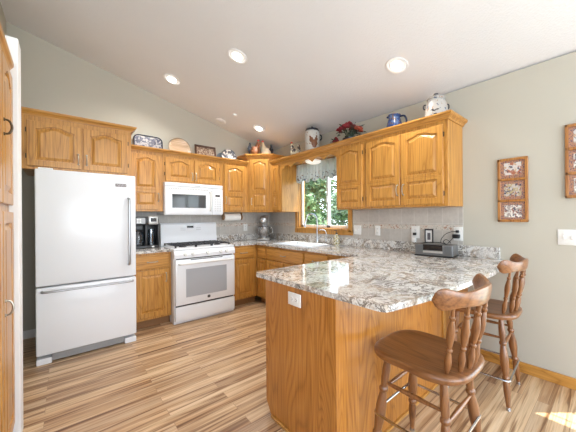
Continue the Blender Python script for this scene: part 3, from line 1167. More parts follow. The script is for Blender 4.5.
# ---------------------------------------------------------------- microwave
MW = thing('microwave', 'white over-the-range microwave with dark door window', 'microwave', (-1.806, 0, 1.335))
b = B(); box(b, 0, .762, -.385, -.012, 0, .428, .004); obj('microwave_case', b, WHITE, MW)
b = B(); box(b, .002, .60, -.415, -.386, .008, .372, .008, 3); md = obj('door', b, WHITE, MW, True)
b = B(); box(b, .085, .515, -.4175, -.4145, .095, .275, .001, 1); obj('door_window', b, DGLASS, md)
b = B()
for k in range(24):
    box(b, .05 + k * .021, .062 + k * .021, -.4162, -.4145, .342, .352)
obj('vent_slot', b, GREYP, md)
b = B(); tube(b, spline([(.572, -.415, .32), (.572, -.445, .305), (.572, -.452, .19), (.572, -.445, .075), (.572, -.415, .06)], 6), .010, 10); obj('handle', b, WHITE2, md, True)
b = B(); box(b, .604, .760, -.415, -.386, .008, .372, .006, 2); cpn = obj('control_panel', b, WHITE, MW, True)
b = B(); box(b, .65, .715, -.4165, -.4145, .262, .288); obj('clock_display', b, DISP, cpn)
b = B()
for q in range(6):
    for k in range(3):
        box(b, .637 + k * .035, .660 + k * .035, -.4160, -.4145, .05 + q * .032, .068 + q * .032)
obj('touch_keys', b, plain('pale_keys', (.60, .61, .63), .4), cpn)
b = B(); box(b, .002, .760, -.412, -.386, .376, .426, .005, 2)
gr = obj('vent_grille', b, WHITE, MW, True)
b = B(); box(b, .36, .44, -.4135, -.4115, .392, .404); obj('brand_mark', b, plain('pale_silver_mark', (.45, .46, .5), .4), gr)

# ---------------------------------------------------------------- coffee maker
CM = thing('coffee_maker', 'black two-station coffee maker with glass carafe left of the range', 'coffee maker', (-2.125, -.10, .9145))
b = B()
box(b, 0, .27, -.24, 0, 0, .035, .006)
box(b, 0, .27, -.085, -.0, .03, .40, .008)
box(b, 0, .27, -.23, -.0, .295, .40, .012)
box(b, .118, .14, -.235, -.0, .03, .30, .004)
box(b, .255, .27, -.235, -.0, .03, .30, .004)
obj('housing', b, BLACK, CM, True)
b = B(); box(b, .02, .118, -.2345, -.2295, .31, .385, .003)
kp = obj('keypad', b, GREYP, CM)
b = B()
for i in range(2):
    for j in range(2):
        box(b, .028 + i * .026, .048 + i * .026, -.237, -.234, .322 + j * .028, .342 + j * .028, .002, 1)
obj('button', b, WHITE2, kp)
b = B(); box(b, .150, .258, -.252, -.225, .30, .405, .010, 3); hd_ = obj('brew_head', b, SILVERP, CM, True)
b = B(); box(b, .172, .236, -.2545, -.2515, .335, .385, .006); obj('display', b, DISP, hd_)
b = B()
lathe(b, [(.05, .0), (.054, .02), (.054, .12), (.044, .165), (.040, .175)], 24, T(.062, -.155, .037)); cf = obj('carafe', b, CARAFE, CM, True)
b = B(); lathe(b, [(.041, .175), (.043, .19), (.02, .20), (0, .20)], 24, T(.062, -.155, .037)); obj('lid', b, BLACK, cf, True)
b = B(); tube(b, spline([(.062, -.200, .205), (.062, -.232, .195), (.062, -.236, .14), (.062, -.212, .07)], 5), .008, 8); obj('handle', b, BLACK, cf, True)
b = B(); lathe(b, [(.036, 0), (.038, .1), (.040, .20)], 20, T(.198, -.15, .037)); obj('travel_mug', b, CARAFE, CM, True)
b = B(); box(b, .185, .212, -.2425, -.2395, .010, .028, .002, 1); obj('power_button', b, WHITE2, CM)

# ---------------------------------------------------------------- paper towel holder
PT = thing('paper_towel_holder', 'oak paper towel holder with white roll under the narrow cabinet', 'paper towel holder', (-.96, -.20, 1.378))
for x in (0, .30):
    b = B(); lathe(b, [(.042, 0), (.045, .004), (.045, .012), (.040, .016)], 24, T(x, 0, -.075) @ R(PI / 2, 'Y'))
    box(b, x, x + .016, -.022, .022, -.06, -.001, .003)
    obj('bracket', b, wood('dark_oak_x', 0, (.36, .19, .06), (.28, .13, .035), (.13, .05, .015)) if x == 0 else bpy.data.materials['dark_oak_x'], PT, True)
b = B(); rod(b, (.012, 0, -.075), (.304, 0, -.075), .010); obj('dowel', b, OAKX, PT, True)
b = B(); lathe(b, [(.019, .02), (.055, .02), (.056, .03), (.056, .27), (.055, .28), (.019, .28)], 32, T(0, 0, -.075) @ R(PI / 2, 'Y')); obj('paper_roll', b, PAPER, PT, True)

# ---------------------------------------------------------------- stand mixer
SM = thing('stand_mixer', 'silver stand mixer standing in the corner of the counter', 'stand mixer', (-.235, -.215, .9145), math.radians(-38))
# local: front toward -y
b = B(); box(b, -.10, .10, -.19, .15, 0, .035, .02, 3); obj('base', b, SILVERP, SM, True)
b = B(); tube(b, spline([(0, .10, .03), (0, .105, .12), (0, .10, .24), (0, .08, .30)], 6), [.055] * 7 + [.05] * 6 + [.045] * 6, 14); obj('column', b, SILVERP, SM, True)
b = B(); tube(b, spline([(0, .15, .335), (0, .10, .345), (0, .0, .345), (0, -.11, .335), (0, -.16, .325)], 5), [.03] + [.055] * 4 + [.068] * 6 + [.062] * 5 + [.05] * 4 + [.035], 16); obj('motor_head', b, SILVERP, SM, True)
b = B(); lathe(b, [(.0, .036), (.05, .036), (.05, .05), (.075, .09), (.10, .15), (.105, .22), (.112, .225), (.108, .228), (.099, .22), (.09, .14), (.06, .07), (0, .06)], 32, T(0, -.08, 0)); bw = obj('mixing_bowl', b, CHROME, SM, True)
b = B(); tube(b, spline([(.10, -.08, .20), (.145, -.08, .19), (.145, -.08, .12), (.085, -.08, .10)], 6), .006, 8); obj('handle', b, CHROME, bw, True)
b = B(); rod(b, (0, -.09, .29), (0, -.09, .16), .012); tube(b, [(.05 * math.sin(a * PI / 8), -.09, .13 + .05 * math.cos(a * PI / 8)) for a in range(16)], .006, 6, True); obj('beater', b, STEEL, SM, True)
b = B(); lathe(b, [(.022, 0), (.024, .012), (0, .014)], 16, T(0, -.185, .325) @ R(PI / 2, 'X')); obj('hub_cap', b, CHROME, SM, True)

# ---------------------------------------------------------------- sink, faucet, soap
SK = thing('kitchen_sink', 'white drop-in kitchen sink under the window', 'sink', ((SKX0 + SKX1) / 2, (SKY0 + SKY1) / 2, .9145))
hx, hy_ = (SKX1 - SKX0) / 2, (SKY1 - SKY0) / 2
b = B()
rz_ = .008
for (a0, a1, c0, c1) in ((-hx, -hx + .035, -hy_, hy_), (hx - .035, hx, -hy_, hy_), (-hx, hx, -hy_, -hy_ + .035), (-hx, hx, hy_ - .035, hy_), (-hx, hx, -.02, .02)):
    box(b, a0, a1, c0, c1, 0.0, rz_, .003)
obj('rim', b, WHITE, SK, True)
for s in (-1, 1):
    b = B()
    y0, y1 = (.02, hy_ - .033) if s > 0 else (-hy_ + .033, -.02)
    x0, x1 = -hx + .033, hx - .033
    t_ = .006
    box(b, x0, x1, y0, y1, -.19, -.18)
    box(b, x0, x0 + t_, y0, y1, -.18, .004)
    box(b, x1 - t_, x1, y0, y1, -.18, .004)
    box(b, x0, x1, y0, y0 + t_, -.18, .004)
    box(b, x0, x1, y1 - t_, y1, -.18, .004)
    lathe(b, [(.04, -.179), (.035, -.176), (0, -.178)], 20, T(0, (y0 + y1) / 2, 0))
    obj('basin', b, WHITE, SK)
FC = thing('faucet', 'chrome gooseneck faucet arching over the white sink', 'faucet', (-.088, -1.41, .9145))
b = B(); box(b, -.028, .028, -.10, .10, 0, .010, .006); obj('deck_plate', b, CHROME, FC, True)
b = B(); lathe(b, [(.024, .008), (.021, .05), (.014, .10), (.0115, .12)], 20); tube(b, spline([(0, 0, .10), (0, 0, .30), (-.02, .0, .385), (-.075, .02, .425), (-.14, .04, .40), (-.17, .05, .31)], 7), .0105, 12)
obj('spout', b, STEEL, FC, True)
b = B(); rod(b, (-.17, .05, .32), (-.183, .055, .235), .013, .016, 14); obj('spray_head', b, STEEL, FC, True)
b = B(); rod(b, (0, -.015, .07), (.0, -.045, .078), .010); tube(b, [(0, -.045, .078), (0, -.075, .10), (0, -.095, .125)], .005, 8); obj('lever', b, CHROME, FC, True)
SD = thing('soap_dispenser', 'slim chrome dispenser spout to the right of the gooseneck faucet', 'soap dispenser', (-.075, -1.585, .9145))
b = B(); lathe(b, [(.02, 0), (.018, .01), (.010, .02), (.009, .08)], 16); obj('base', b, CHROME, SD, True)
b = B(); tube(b, spline([(0, 0, .07), (0, 0, .17), (-.03, .03, .20), (-.075, .06, .195)], 6), .006, 10); obj('spout', b, CHROME, SD, True)
SB = thing('soap_bottle', 'patterned soap bottle with black pump beside the sink', 'soap bottle', (-.085, -1.80, .9145))
b = B(); lathe(b, [(0, 0), (.038, 0), (.042, .01), (.042, .10), (.032, .125), (.014, .14), (.013, .15)], 24); obj('bottle', b, SOAPM, SB, True)
b = B(); lathe(b, [(.014, .15), (.015, .165), (.004, .168), (.004, .195), (.010, .197), (.010, .203), (0, .204)], 16); tube(b, [(0, 0, .20), (-.02, .005, .201), (-.038, .01, .194)], .004, 8); obj('pump', b, BLACK, SB, True)

# ---------------------------------------------------------------- outlets


def outlet(name, label, loc, rz, w=.075, h=.118, kind='duplex', cat='outlet', group=None, rocker=0, gangs=1, horiz=False):
    o = thing(name, label, cat, loc, rz, group)
    b = B()
    W2, H2 = (h, w) if horiz else (w * (1 if gangs == 1 else .62 * gangs + .36) / 1, h)
    box(b, -W2 / 2, W2 / 2, -.007, -.0005, -H2 / 2, H2 / 2, .003)
    obj('cover_plate', b, WHITE2, o, True)
    for g in range(gangs):
        gx = (g - (gangs - 1) / 2) * .046
        if kind == 'duplex':
            for s in (-1, 1):
                b = B()
                M = T(gx if not horiz else s * .021, -.007, s * .021 if not horiz else 0) @ R(PI / 2, 'X')
                lathe(b, [(.0165, 0), (.0165, .002), (0, .0022)], 20, M)
                rc = obj('receptacle', b, WHITE2, o, True)
                b = B()
                px, pz = (gx, s * .021) if not horiz else (s * .021, 0)
                for q in (-.006, .006):
                    if horiz:
                        box(b, px - .006, px + .002, -.0098, -.0088, pz + q - .001, pz + q + .001)
                    else:
                        box(b, px + q - .001, px + q + .001, -.0098, -.0088, pz - .002, pz + .007)
                lathe(b, [(.0025, 0), (.0025, .0008)], 8, T(px + (.008 if horiz else 0), -.009, pz - (0 if horiz else .008)) @ R(PI / 2, 'X'))
                obj('slots', b, BLACK, rc)
        else:
            b = B()
            box(b, gx - .006, gx + .006, -.016, -.006, -.014, .014, .002, 1, None)
            obj('toggle', b, TRIMW, o)
    return o


outlet('wall_outlet', 'white outlet on the back wall tiles, between range and corner', (-.485, -.011, 1.125), 0, group=None)
outlet('light_switch', 'white double switch plate on the tiles right beside the sink window', (-.011, -2.105, 1.125), -PI / 2, kind='switch', cat='switch', gangs=2)
outlet('wall_outlet', 'white outlet on the window-wall tiles, left of the radio, nothing beside it', (-.011, -2.415, 1.125), -PI / 2)
o1 = outlet('wall_outlet', 'white outlet behind the left end of the radio, with a small black plug', (-.011, -2.905, 1.125), -PI / 2, w=.095, h=.13)
outlet('wall_outlet', 'white outlet at the tile edge holding the two big black plugs', (-.011, -3.345, 1.122), -PI / 2, w=.085, h=.13)
outlet('wall_outlet', 'white sideways outlet on the oak end panel of the peninsula', (-1.7755, -3.100, 0.813), -PI / 2, horiz=True)
outlet('light_switch', 'white triple switch plate on the plain wall below the right picture', (-.0005, -4.155, 1.125), -PI / 2, kind='switch', cat='switch', gangs=3)

# ---------------------------------------------------------------- radio, little frame, plugs
RD = thing('radio', 'grey tabletop radio and disc player on the granite counter', 'radio', (-.165, -3.20, .9145), math.radians(-83)); RD.scale = (.93, .93, .96)
b = B(); box(b, -.185, .185, -.10, .09, .010, .118, .010, 3); obj('case', b, plain('graphite_plastic', (.17, .17, .17), .35, .3), RD, True)
b = B(); box(b, -.19, .19, -.105, .09, .0, .014, .004); obj('base', b, BLACK, RD)
b = B(); box(b, -.10, .09, -.104, -.095, .062, .117, .003); obj('display', b, DISP, RD)
b = B(); box(b, -.10, .09, -.106, -.095, .036, .056, .002)
for k in range(5):
    box(b, -.09 + k * .036, -.066 + k * .036, -.109, -.105, .040, .052, .002, 1)
obj('button_strip', b, SILVERP, RD)
for s in (-1, 1):
    b = B()
    cx_ = s * .14
    for q in range(9):
        box(b, cx_ - .033, cx_ + .033, -.1035, -.0995, .028 + q * .009, .033 + q * .009)
    for q in range(7):
        box(b, cx_ - .033 + q * .0102, cx_ - .030 + q * .0102, -.1035, -.0995, .028, .105)
    obj('speaker_grille', b, plain('speaker_mesh', (.14, .14, .14), .6) if s < 0 else bpy.data.materials['speaker_mesh'], RD)
b = B(); tube(b, spline([(-.19, -.03, .112), (-.05, -.05, .135), (.06, -.05, .135), (.12, -.03, .115)], 6), .004, 6); obj('top_trim', b, BLACK, RD, True)

MF = thing('photo_frame', 'small black upright frame propped behind the radio', 'picture frame', (-.028, -3.065, 1.0165), -PI / 2)
b = B()
for (a, c, za, zc) in ((-.045, -.033, 0, .145), (.033, .045, 0, .145), (-.045, .045, 0, .014), (-.045, .045, .131, .145)):
    box(b, a, c, -.014, -.001, za, zc, .002, 1)
obj('frame', b, BLACK, MF)
b = B(); box(b, -.033, .033, -.008, -.003, .014, .131); obj('mat_board', b, PAPER, MF)
b = B(); box(b, -.016, .016, -.010, -.008, .035, .105); obj('picture', b, plain('dim_portrait', (.12, .11, .12), .5), MF)

AD = thing('power_adapter', 'large black power adapter in the outlet by the tile edge', 'plug', (-.0205, -3.345, 1.10), -PI / 2)
b = B(); box(b, -.040, .022, -.040, 0, -.020, .018, .005); obj('adapter_body', b, BLACK, AD, True)
b = B(); tube(b, spline([(-.035, -.025, -.015), (-.06, -.04, -.05), (-.085, -.05, -.075), (-.12, -.045, -.06), (-.10, -.04, -.035), (-.06, -.05, -.05), (-.04, -.07, -.066)], 6), .003, 6); obj('cord', b, BLACK, AD, True)
PG = thing('power_plug', 'smaller black plug with arcing cord above the power adapter', 'plug', (-.0205, -3.345, 1.145), -PI / 2)
b = B(); box(b, -.012, .014, -.030, 0, -.012, .012, .004); obj('plug_body', b, BLACK, PG, True)
b = B(); tube(b, spline([(-.010, -.028, 0), (-.05, -.04, -.005), (-.10, -.05, -.03), (-.135, -.055, -.075), (-.14, -.06, -.108)], 6), .003, 6); obj('cord', b, BLACK, PG, True)
NP = thing('power_plug', 'small black plug in the outlet left of the black frame', 'plug', (-.0205, -2.905, 1.105), -PI / 2)
b = B(); box(b, -.016, .016, -.024, 0, -.014, .014, .004); obj('plug_body', b, BLACK, NP, True)
NA = thing('air_freshener', 'small white plug-in hanging below the outlet at the left end of the radio', 'plug-in', (-.0235, -2.90, 1.0165), -PI / 2)
b = B(); box(b, -.022, .022, -.030, .0, 0.0, .052, .006); obj('plug_in_body', b, WHITE2, NA, True)

# ---------------------------------------------------------------- window valance light and curtain
VL = thing('valance_light', 'white domed lamp showing below the scalloped oak valance', 'lamp', (-.15, -1.41, 2.1145)); VL.scale = (.9, .9, .8)
b = B(); lathe(b, [(.075, 0), (.078, -.008), (.06, -.014)], 28); obj('lamp_base', b, WHITE2, VL, True)
b = B(); lathe(b, [(.10, -.012), (.125, -.022), (.12, -.045), (.085, -.068), (.04, -.080), (0, -.083)], 32); obj('glass_dome', b, plain('milk_glass', (.85, .85, .82), .3, emit=(1, .97, .9), estr=.35), VL, True)

CV = thing('window_curtain', 'short sheer curtain valance with a floral band over the sink window', 'curtain', (0, 0, 0))
b = B()
NU, NV = 150, 12
y0, y1 = -1.97, -.892
grid = []
for i in range(NU + 1):
    t = i / NU
    y = y1 + (y0 - y1) * t
    row = []
    hem = 1.84 + .022 * math.cos(t * 2 * PI * 6) - .0 * t
    for j in range(NV + 1):
        s = j / NV
        z = 2.115 + (hem - 2.115) * s
        amp = .006 + .016 * s
        x = -.048 + amp * math.sin(t * 95 + .8 * math.sin(t * 31)) - .012 * s
        row.append(b.verts.new((x, y, z)))
    grid.append(row)
for i in range(NU):
    for j in range(NV):
        b.faces.new((grid[i][j], grid[i + 1][j], grid[i + 1][j + 1], grid[i][j + 1]))
fab = obj('fabric', b, CURTAIN, CV, True, angle=180)
so = fab.modifiers.new('thickness', 'SOLIDIFY'); so.thickness = .0015
b = B(); rod(b, (-.05, -1.99, 2.10), (-.05, -.89, 2.10), .006)
for yy in (-1.99, -.896):
    rod(b, (-.05, yy, 2.10), (-.003, yy, 2.10), .005)
obj('curtain_rod', b, WHITE2, CV, True)

# ---------------------------------------------------------------- things on top of the cabinets
ZTOP = ZT + .0005
TILT = -.16


def lean(name, label, cat, x, y=-.06, z=None, rz=0):
    t = thing(name, label, cat, (x, y, z if z else ZTOP + .007), rz)
    t.rotation_euler = (TILT, 0, rz)
    t.scale = (1.0, 1.0, 1.0)
    return t


t = lean('serving_tray', 'dark blue patterned tray leaning on the wall above the coffee maker', 'tray', -1.915, -.09)
b = B()


def rrect(w, h, r, n=6):
    out_ = []
    for cx_, cy_, a0 in ((w / 2 - r, h - r, 0), (-w / 2 + r, h - r, PI / 2), (-w / 2 + r, r, PI), (w / 2 - r, r, 1.5 * PI)):
        for k in range(n + 1):
            a = a0 + k * PI / 2 / n
            out_.append((cx_ + r * math.cos(a), cy_ + r * math.sin(a)))
    return out_


prism(b, rrect(.31, .25, .055), 0, .004, R(PI / 2, 'X')); obj('tray_face', b, TRAYM, t)
b = B(); tube(b, [Vector((p[0], -.008, p[1])) for p in rrect(.325, .26, .06)], .0085, 8, True); obj('rim', b, plain('navy_enamel', (.03, .035, .06), .3), t, True)

t = lean('wooden_plate', 'round pale wooden plate leaning on the wall above the microwave', 'plate', -1.53, -.09); t.scale = (1.14, 1.14, 1.18)
b = B(); lathe(b, [(0, 0), (.095, 0), (.10, .004), (.122, .010), (.13, .016), (.135, .016), (.133, .008), (.10, -.006), (0, -.006)], 40, T(0, 0, .13) @ R(PI / 2, 'X'))
obj('plate_body', b, wood('pale_plate_wood', 0, (.70, .52, .36), (.60, .42, .27), (.45, .29, .17)), t, True)
b = B(); tube(b, [(.128 * math.cos(a * PI / 20), -.016, .13 + .128 * math.sin(a * PI / 20)) for a in range(40)], .0055, 6, True); obj('painted_rim', b, plain('sage_grey_rim', (.30, .29, .24), .5), t, True)
for s in (-1, 1):
    b = B(); tube(b, spline([(s * .128, -.01, .075), (s * .160, -.012, .06), (s * .160, -.012, .01), (s * .12, -.01, .003)], 5), .006, 6); obj('handle', b, OAKX, t, True)

t = lean('framed_picture', 'brown framed needlework picture above the right side of the microwave', 'picture', -1.165, -.09); t.scale = (1.08, 1, 1.28)
b = B()
for (a, c, za, zc) in ((-.145, -.120, 0, .20), (.120, .145, 0, .20), (-.145, .145, 0, .025), (-.145, .145, .175, .20)):
    box(b, a, c, -.018, 0, za, zc, .003, 1)
obj('frame', b, plain('dark_walnut_frame', (.08, .035, .02), .4), t)
b = B(); box(b, -.120, .120, -.008, -.002, .025, .175); obj('picture', b, PICM, t)

t = lean('decorative_plate', 'black and white painted plate leaning above the narrow cabinet', 'plate', -.80, -.10); t.scale = (1.2, 1.2, 1.25)
b = B(); lathe(b, [(0, 0), (.06, 0), (.07, .004), (.10, .014), (.104, .016), (.104, .010), (.07, -.005), (0, -.005)], 36, T(0, -.004, .105) @ R(PI / 2, 'X')); obj('plate_body', b, PLATEM, t, True)
b = B(); tube(b, [(.100 * math.cos(a * PI / 18), -.018, .105 + .100 * math.sin(a * PI / 18)) for a in range(36)], .004, 6, True); obj('rim', b, DARKC, t, True)
t = lean('decorative_plate', 'small grey-blue dish half hidden behind the painted plate', 'plate', -.89, -.045); t.scale = (1.12, 1, 1.12)
b = B(); lathe(b, [(0, 0), (.05, 0), (.085, .010), (.088, .006), (.05, -.005), (0, -.005)], 30, T(0, -.004, .088) @ R(PI / 2, 'X')); obj('plate_body', b, plain('slate_blue_glaze', (.20, .24, .28), .3), t, True)


def rooster(label, loc, rz, h, body_m, tail_m, neck_m):
    k = h / .24
    t = thing('rooster_figurine', label, 'figurine', loc, rz)
    t.scale = (.82, .82, 1.0)
    b = B()
    lathe(b, [(.035 * k, 0), (.04 * k, .006 * k), (.03 * k, .012 * k), (0, .012 * k)], 18)
    for s in (-1, 1):
        rod(b, (s * .012 * k, 0, .008 * k), (s * .014 * k, .004 * k, .07 * k), .004 * k, .006 * k, 8)
    obj('base', b, body_m, t, True)
    b = B()   # body, faces local +x
    tube(b, spline([(-.055 * k, 0, .115 * k), (-.02 * k, 0, .095 * k), (.025 * k, 0, .10 * k), (.045 * k, 0, .13 * k), (.045 * k, 0, .17 * k), (.052 * k, 0, .20 * k), (.064 * k, 0, .205 * k)], 4),
         [.016 * k, .026 * k, .034 * k, .04 * k, .043 * k, .046 * k, .048 * k, .048 * k, .046 * k, .043 * k, .040 * k, .036 * k, .032 * k, .028 * k, .024 * k, .021 * k, .018 * k, .017 * k, .018 * k, .019 * k, .019 * k, .018 * k, .016 * k, .012 * k, .006 * k], 14)
    obj('body', b, body_m, t, True)
    b = B(); tube(b, spline([(.036 * k, 0, .135 * k), (.044 * k, 0, .165 * k), (.05 * k, 0, .19 * k)], 4), [.042 * k, .039 * k, .036 * k, .032 * k, .029 * k, .026 * k, .024 * k, .022 * k, .020 * k], 12); obj('neck_feathers', b, neck_m, t, True)
    b = B()
    for q, (dz, l) in enumerate(((.175, .6), (.165, .75), (.14, .85), (.115, .8), (.095, .7))):
        for s in (-1, 0, 1):
            tube(b, spline([(-.04 * k, s * .008 * k, .115 * k), (-.07 * k, s * .016 * k, (.12 + (dz - .1) * .8) * k), (-.10 * k * l, s * .02 * k, dz * k), (-.115 * k * l, s * .018 * k, (dz - .03) * k)], 4), [.010 * k] * 4 + [.011 * k] * 4 + [.008 * k] * 4 + [.002 * k], 6)
    obj('tail', b, tail_m, t, True)
    b = B()
    for q in range(4):
        ball(b, ((.042 + q * .009) * k, 0, (.226 + .006 * math.sin(q * 1.2)) * k), .009 * k, 1, (.7, .4, 1.3))
    ball(b, (.07 * k, 0, .18 * k), .009 * k, 1, (.6, .6, 1.3))
    obj('comb', b, REDC, t, True)
    b = B(); M, L = axisM((.070 * k, 0, .203 * k), (.088 * k, 0, .198 * k)); lathe(b, [(.006 * k, 0), (0, L)], 8, M); obj('beak', b, YELC, t, True)
    for s in (-1, 1):
        b = B(); ball(b, (-.002 * k, s * .042 * k, .122 * k), .032 * k, 2, (1.2, .3, .75)); obj('wing', b, neck_m, t, True)
    return t


rooster('brown rooster figurine with black tail on the corner cabinet', (-.475, -.33, 2.2505), math.radians(-38), .32, BROWNC, DARKC, BROWNC)
rooster('cream white rooster figurine on the corner cabinet, right of the brown one', (-.27, -.36, 2.2505), math.radians(148), .33, CREAM, DARKC, CREAM)
rooster('small white and dark rooster figurine on the valance, left of the tall canister', (-.25, -1.11, ZTOP), math.radians(115), .28, CREAM, CHKM, CHKM)

t = thing('canister', 'tall speckled white crock with a brown rooster painted on it', 'canister', (-.21, -1.46, ZTOP), math.radians(-25)); t.scale = (1.0, 1.0, 1.14)
b = B(); lathe(b, [(0, 0), (.085, 0), (.09, .01), (.10, .12), (.105, .27), (.10, .30), (.085, .315)], 36); obj('jar', b, CANM, t, True)
b = B(); lathe(b, [(.09, .315), (.094, .322), (.085, .34), (.03, .35), (.012, .352), (.015, .37), (0, .375)], 32); obj('lid', b, DARKC, t, True)
b = B()
for (dx, dz, rx, rr) in ((0, .15, .045, 1), (.03, .20, .025, 1), (-.04, .19, .028, 1.2), (-.055, .225, .015, 1), (.035, .235, .014, 1), (.0, .115, .03, .7)):
    a = dx / .1
    ball(b, (.102 * math.sin(a), -.102 * math.cos(a), dz), rx, 2, (1, .22, rr), R(a, 'Z'))
obj('painted_rooster', b, BROWNC, t, True)
b = B(); tube(b, spline([(.10, 0, .28), (.135, 0, .27), (.135, 0, .23), (.105, 0, .21)], 5), .009, 8); obj('handle', b, DARKC, t, True)


def flowers(name, label, loc, r, h, n, seed, pot):
    rnd = random.Random(seed)
    t = thing(name, label, 'flowers', loc)
    t.scale = (.93, .93, .9)
    if pot:
        b = B(); lathe(b, [(0, 0), (.07, 0), (.075, .01), (.095, .09), (.10, .12), (.092, .12), (.08, .10)], 28); obj('pot', b, DARKC, t, True)
    b = B()
    for k in range(n):
        a = rnd.uniform(0, 6.28)
        d = rnd.uniform(.3, 1.05) * r
        tube(b, spline([(0, 0, .05 if pot else .003), (d * .5 * math.cos(a), d * .5 * math.sin(a), h * .65), (d * math.cos(a), d * math.sin(a), h * rnd.uniform(.7, .95))], 3), .0025, 5)
        p = Vector((d * math.cos(a), d * math.sin(a), h * rnd.uniform(.55, .85)))
        M = T(*p) @ R(a, 'Z') @ R(rnd.uniform(-.5, .6), 'Y')
        q = [b.verts.new(M @ Vector(c)) for c in ((0, 0, 0), (.03, -.016, .004), (.065, 0, -.006), (.03, .016, .004))]
        b.faces.new(q)
    obj('leaves', b, GREEN, t)
    for m, cnt in ((REDF, n), (ORF, max(1, n // 5))):
        b = B()
        for k in range(cnt):
            a = rnd.uniform(0, 6.28)
            d = rnd.uniform(0, 1.0) * r
            if m is ORF:
                a = rnd.uniform(-1.9, -1.2); d = r * 1.05
            zz = h - (d / r) ** 2 * .09 + rnd.uniform(-.02, .015)
            c = Vector((d * math.cos(a), d * math.sin(a), zz))
            for ring, (cnt2, rad, up) in enumerate(((6, .021, .0), (5, .013, .012), (3, .006, .02))):
                for q in range(cnt2):
                    aa = q * 2 * PI / cnt2 + ring
                    ball(b, c + Vector((rad * math.cos(aa), rad * math.sin(aa), up)), .0125, 1, (1, .8, .8), R(aa, 'Z'))
        obj('blossoms', b, m, t, True)
    return t


flowers('flower_pot', 'dark pot overflowing with deep red artificial flowers on the oak cabinets', (-.20, -2.15, ZTOP), .16, .31, 40, 5, True)
flowers('flower_bunch', 'low bunch of red flowers left of the dark flower pot', (-.21, -1.925, ZTOP), .055, .17, 7, 9, False)

t = thing('pitcher', 'cobalt blue ceramic pitcher with handle on the oak cabinets', 'pitcher', (-.20, -2.775, ZTOP), math.radians(-75))
b = B(); lathe(b, [(0, 0), (.055, 0), (.06, .008), (.078, .06), (.082, .11), (.068, .165), (.060, .19), (.066, .225), (.061, .225), (.055, .19)], 32)
ball(b, (-.062, 0, .215), .022, 2, (1.1, .8, .6)); obj('pitcher_body', b, BLUEM, t, True)
b = B(); tube(b, spline([(.060, 0, .205), (.105, 0, .20), (.128, 0, .15), (.115, 0, .09), (.075, 0, .07)], 6), .010, 10); obj('handle', b, plain('dark_blue_glaze', (.012, .025, .07), .25), t, True)
t = thing('figurine', 'tiny white figurine beside the blue pitcher', 'figurine', (-.27, -2.68, ZTOP))
b = B(); lathe(b, [(0, 0), (.022, 0), (.026, .01), (.020, .045), (.012, .06), (.016, .075), (.010, .09), (0, .093)], 20, None); obj('figurine_body', b, CANM, t, True)

t = thing('cookie_jar', 'speckled white lidded stoneware jar at the end of the oak cabinets', 'jar', (-.19, -3.22, ZTOP), math.radians(-50))
b = B(); lathe(b, [(0, 0), (.078, 0), (.088, .01), (.098, .06), (.102, .14), (.092, .21), (.078, .235), (.074, .245)], 36); obj('jar', b, JARM, t, True)
b = B(); lathe(b, [(.080, .245), (.083, .253), (.068, .272), (.03, .285), (.014, .287), (.014, .295)], 32); ld = obj('lid', b, JARM, t, True)
b = B(); ball(b, (0, 0, .303), .018, 2, (1.3, 1, .7)); obj('knob', b, plain('slate_knob', (.10, .10, .11), .3), ld, True)
for s in (-1, 1):
    b = B(); tube(b, spline([(s * .090, 0, .205), (s * .112, 0, .20), (s * .114, 0, .17), (s * .098, 0, .162)], 5), .006, 8); obj('handle', b, DARKC, t, True)
b = B()
for (dx, dz) in ((-.03, .13), (-.01, .12), (.02, .128), (.0, .09)):
    a = dx / .11 - .35
    ball(b, (.102 * math.sin(a), -.102 * math.cos(a), dz), .016, 1, (1.2, .2, .4), R(a, 'Z'))
obj('painted_bird', b, DARKC, t, True)

# ---------------------------------------------------------------- pictures on the right wall


def triptych(label, yc, zb, w, h, prints, seed):
    t = thing('picture_frame', label, 'picture', (-.001, yc, zb), -PI / 2)
    b = B()
    s = .021
    for (a, c, za, zc) in ((-w / 2, -w / 2 + s, 0, h), (w / 2 - s, w / 2, 0, h), (-w / 2, w / 2, 0, s), (-w / 2, w / 2, h - s, h), (-w / 2, w / 2, h / 3 - s / 2, h / 3 + s / 2), (-w / 2, w / 2, 2 * h / 3 - s / 2, 2 * h / 3 + s / 2)):
        box(b, a, c, -.024, -.001, za, zc, .003, 1)
    obj('frame', b, wood('orange_oak_frame' + str(seed), 2, (.50, .235, .07), (.40, .17, .045), (.22, .08, .02)), t)
    for k in range(3):
        z0 = h / 3 * k + s * .6
        z1 = h / 3 * (k + 1) - s * .6
        b = B(); box(b, -w / 2 + s, w / 2 - s, -.010, -.003, z0, z1); mb = obj('mat_board', b, MATB, t)
        b = B()
        m = .026
        box(b, -w / 2 + s + m, w / 2 - s - m, -.013, -.010, z0 + m, z1 - m); obj('print', b, prints[k], mb)
    return t


triptych('oak frame with three stacked rooster prints, nearest to the cabinets', -3.785, 1.238, .215, .535, (PRINT3, PRINT2, PRINT1), 1)
triptych('oak frame with three stacked prints above the light switches, cut by the picture edge', -4.232, 1.418, .225, .545, (PRINT3, PRINT3, PRINT1), 2)

# ---------------------------------------------------------------- ceiling
ANG = math.atan(SL)


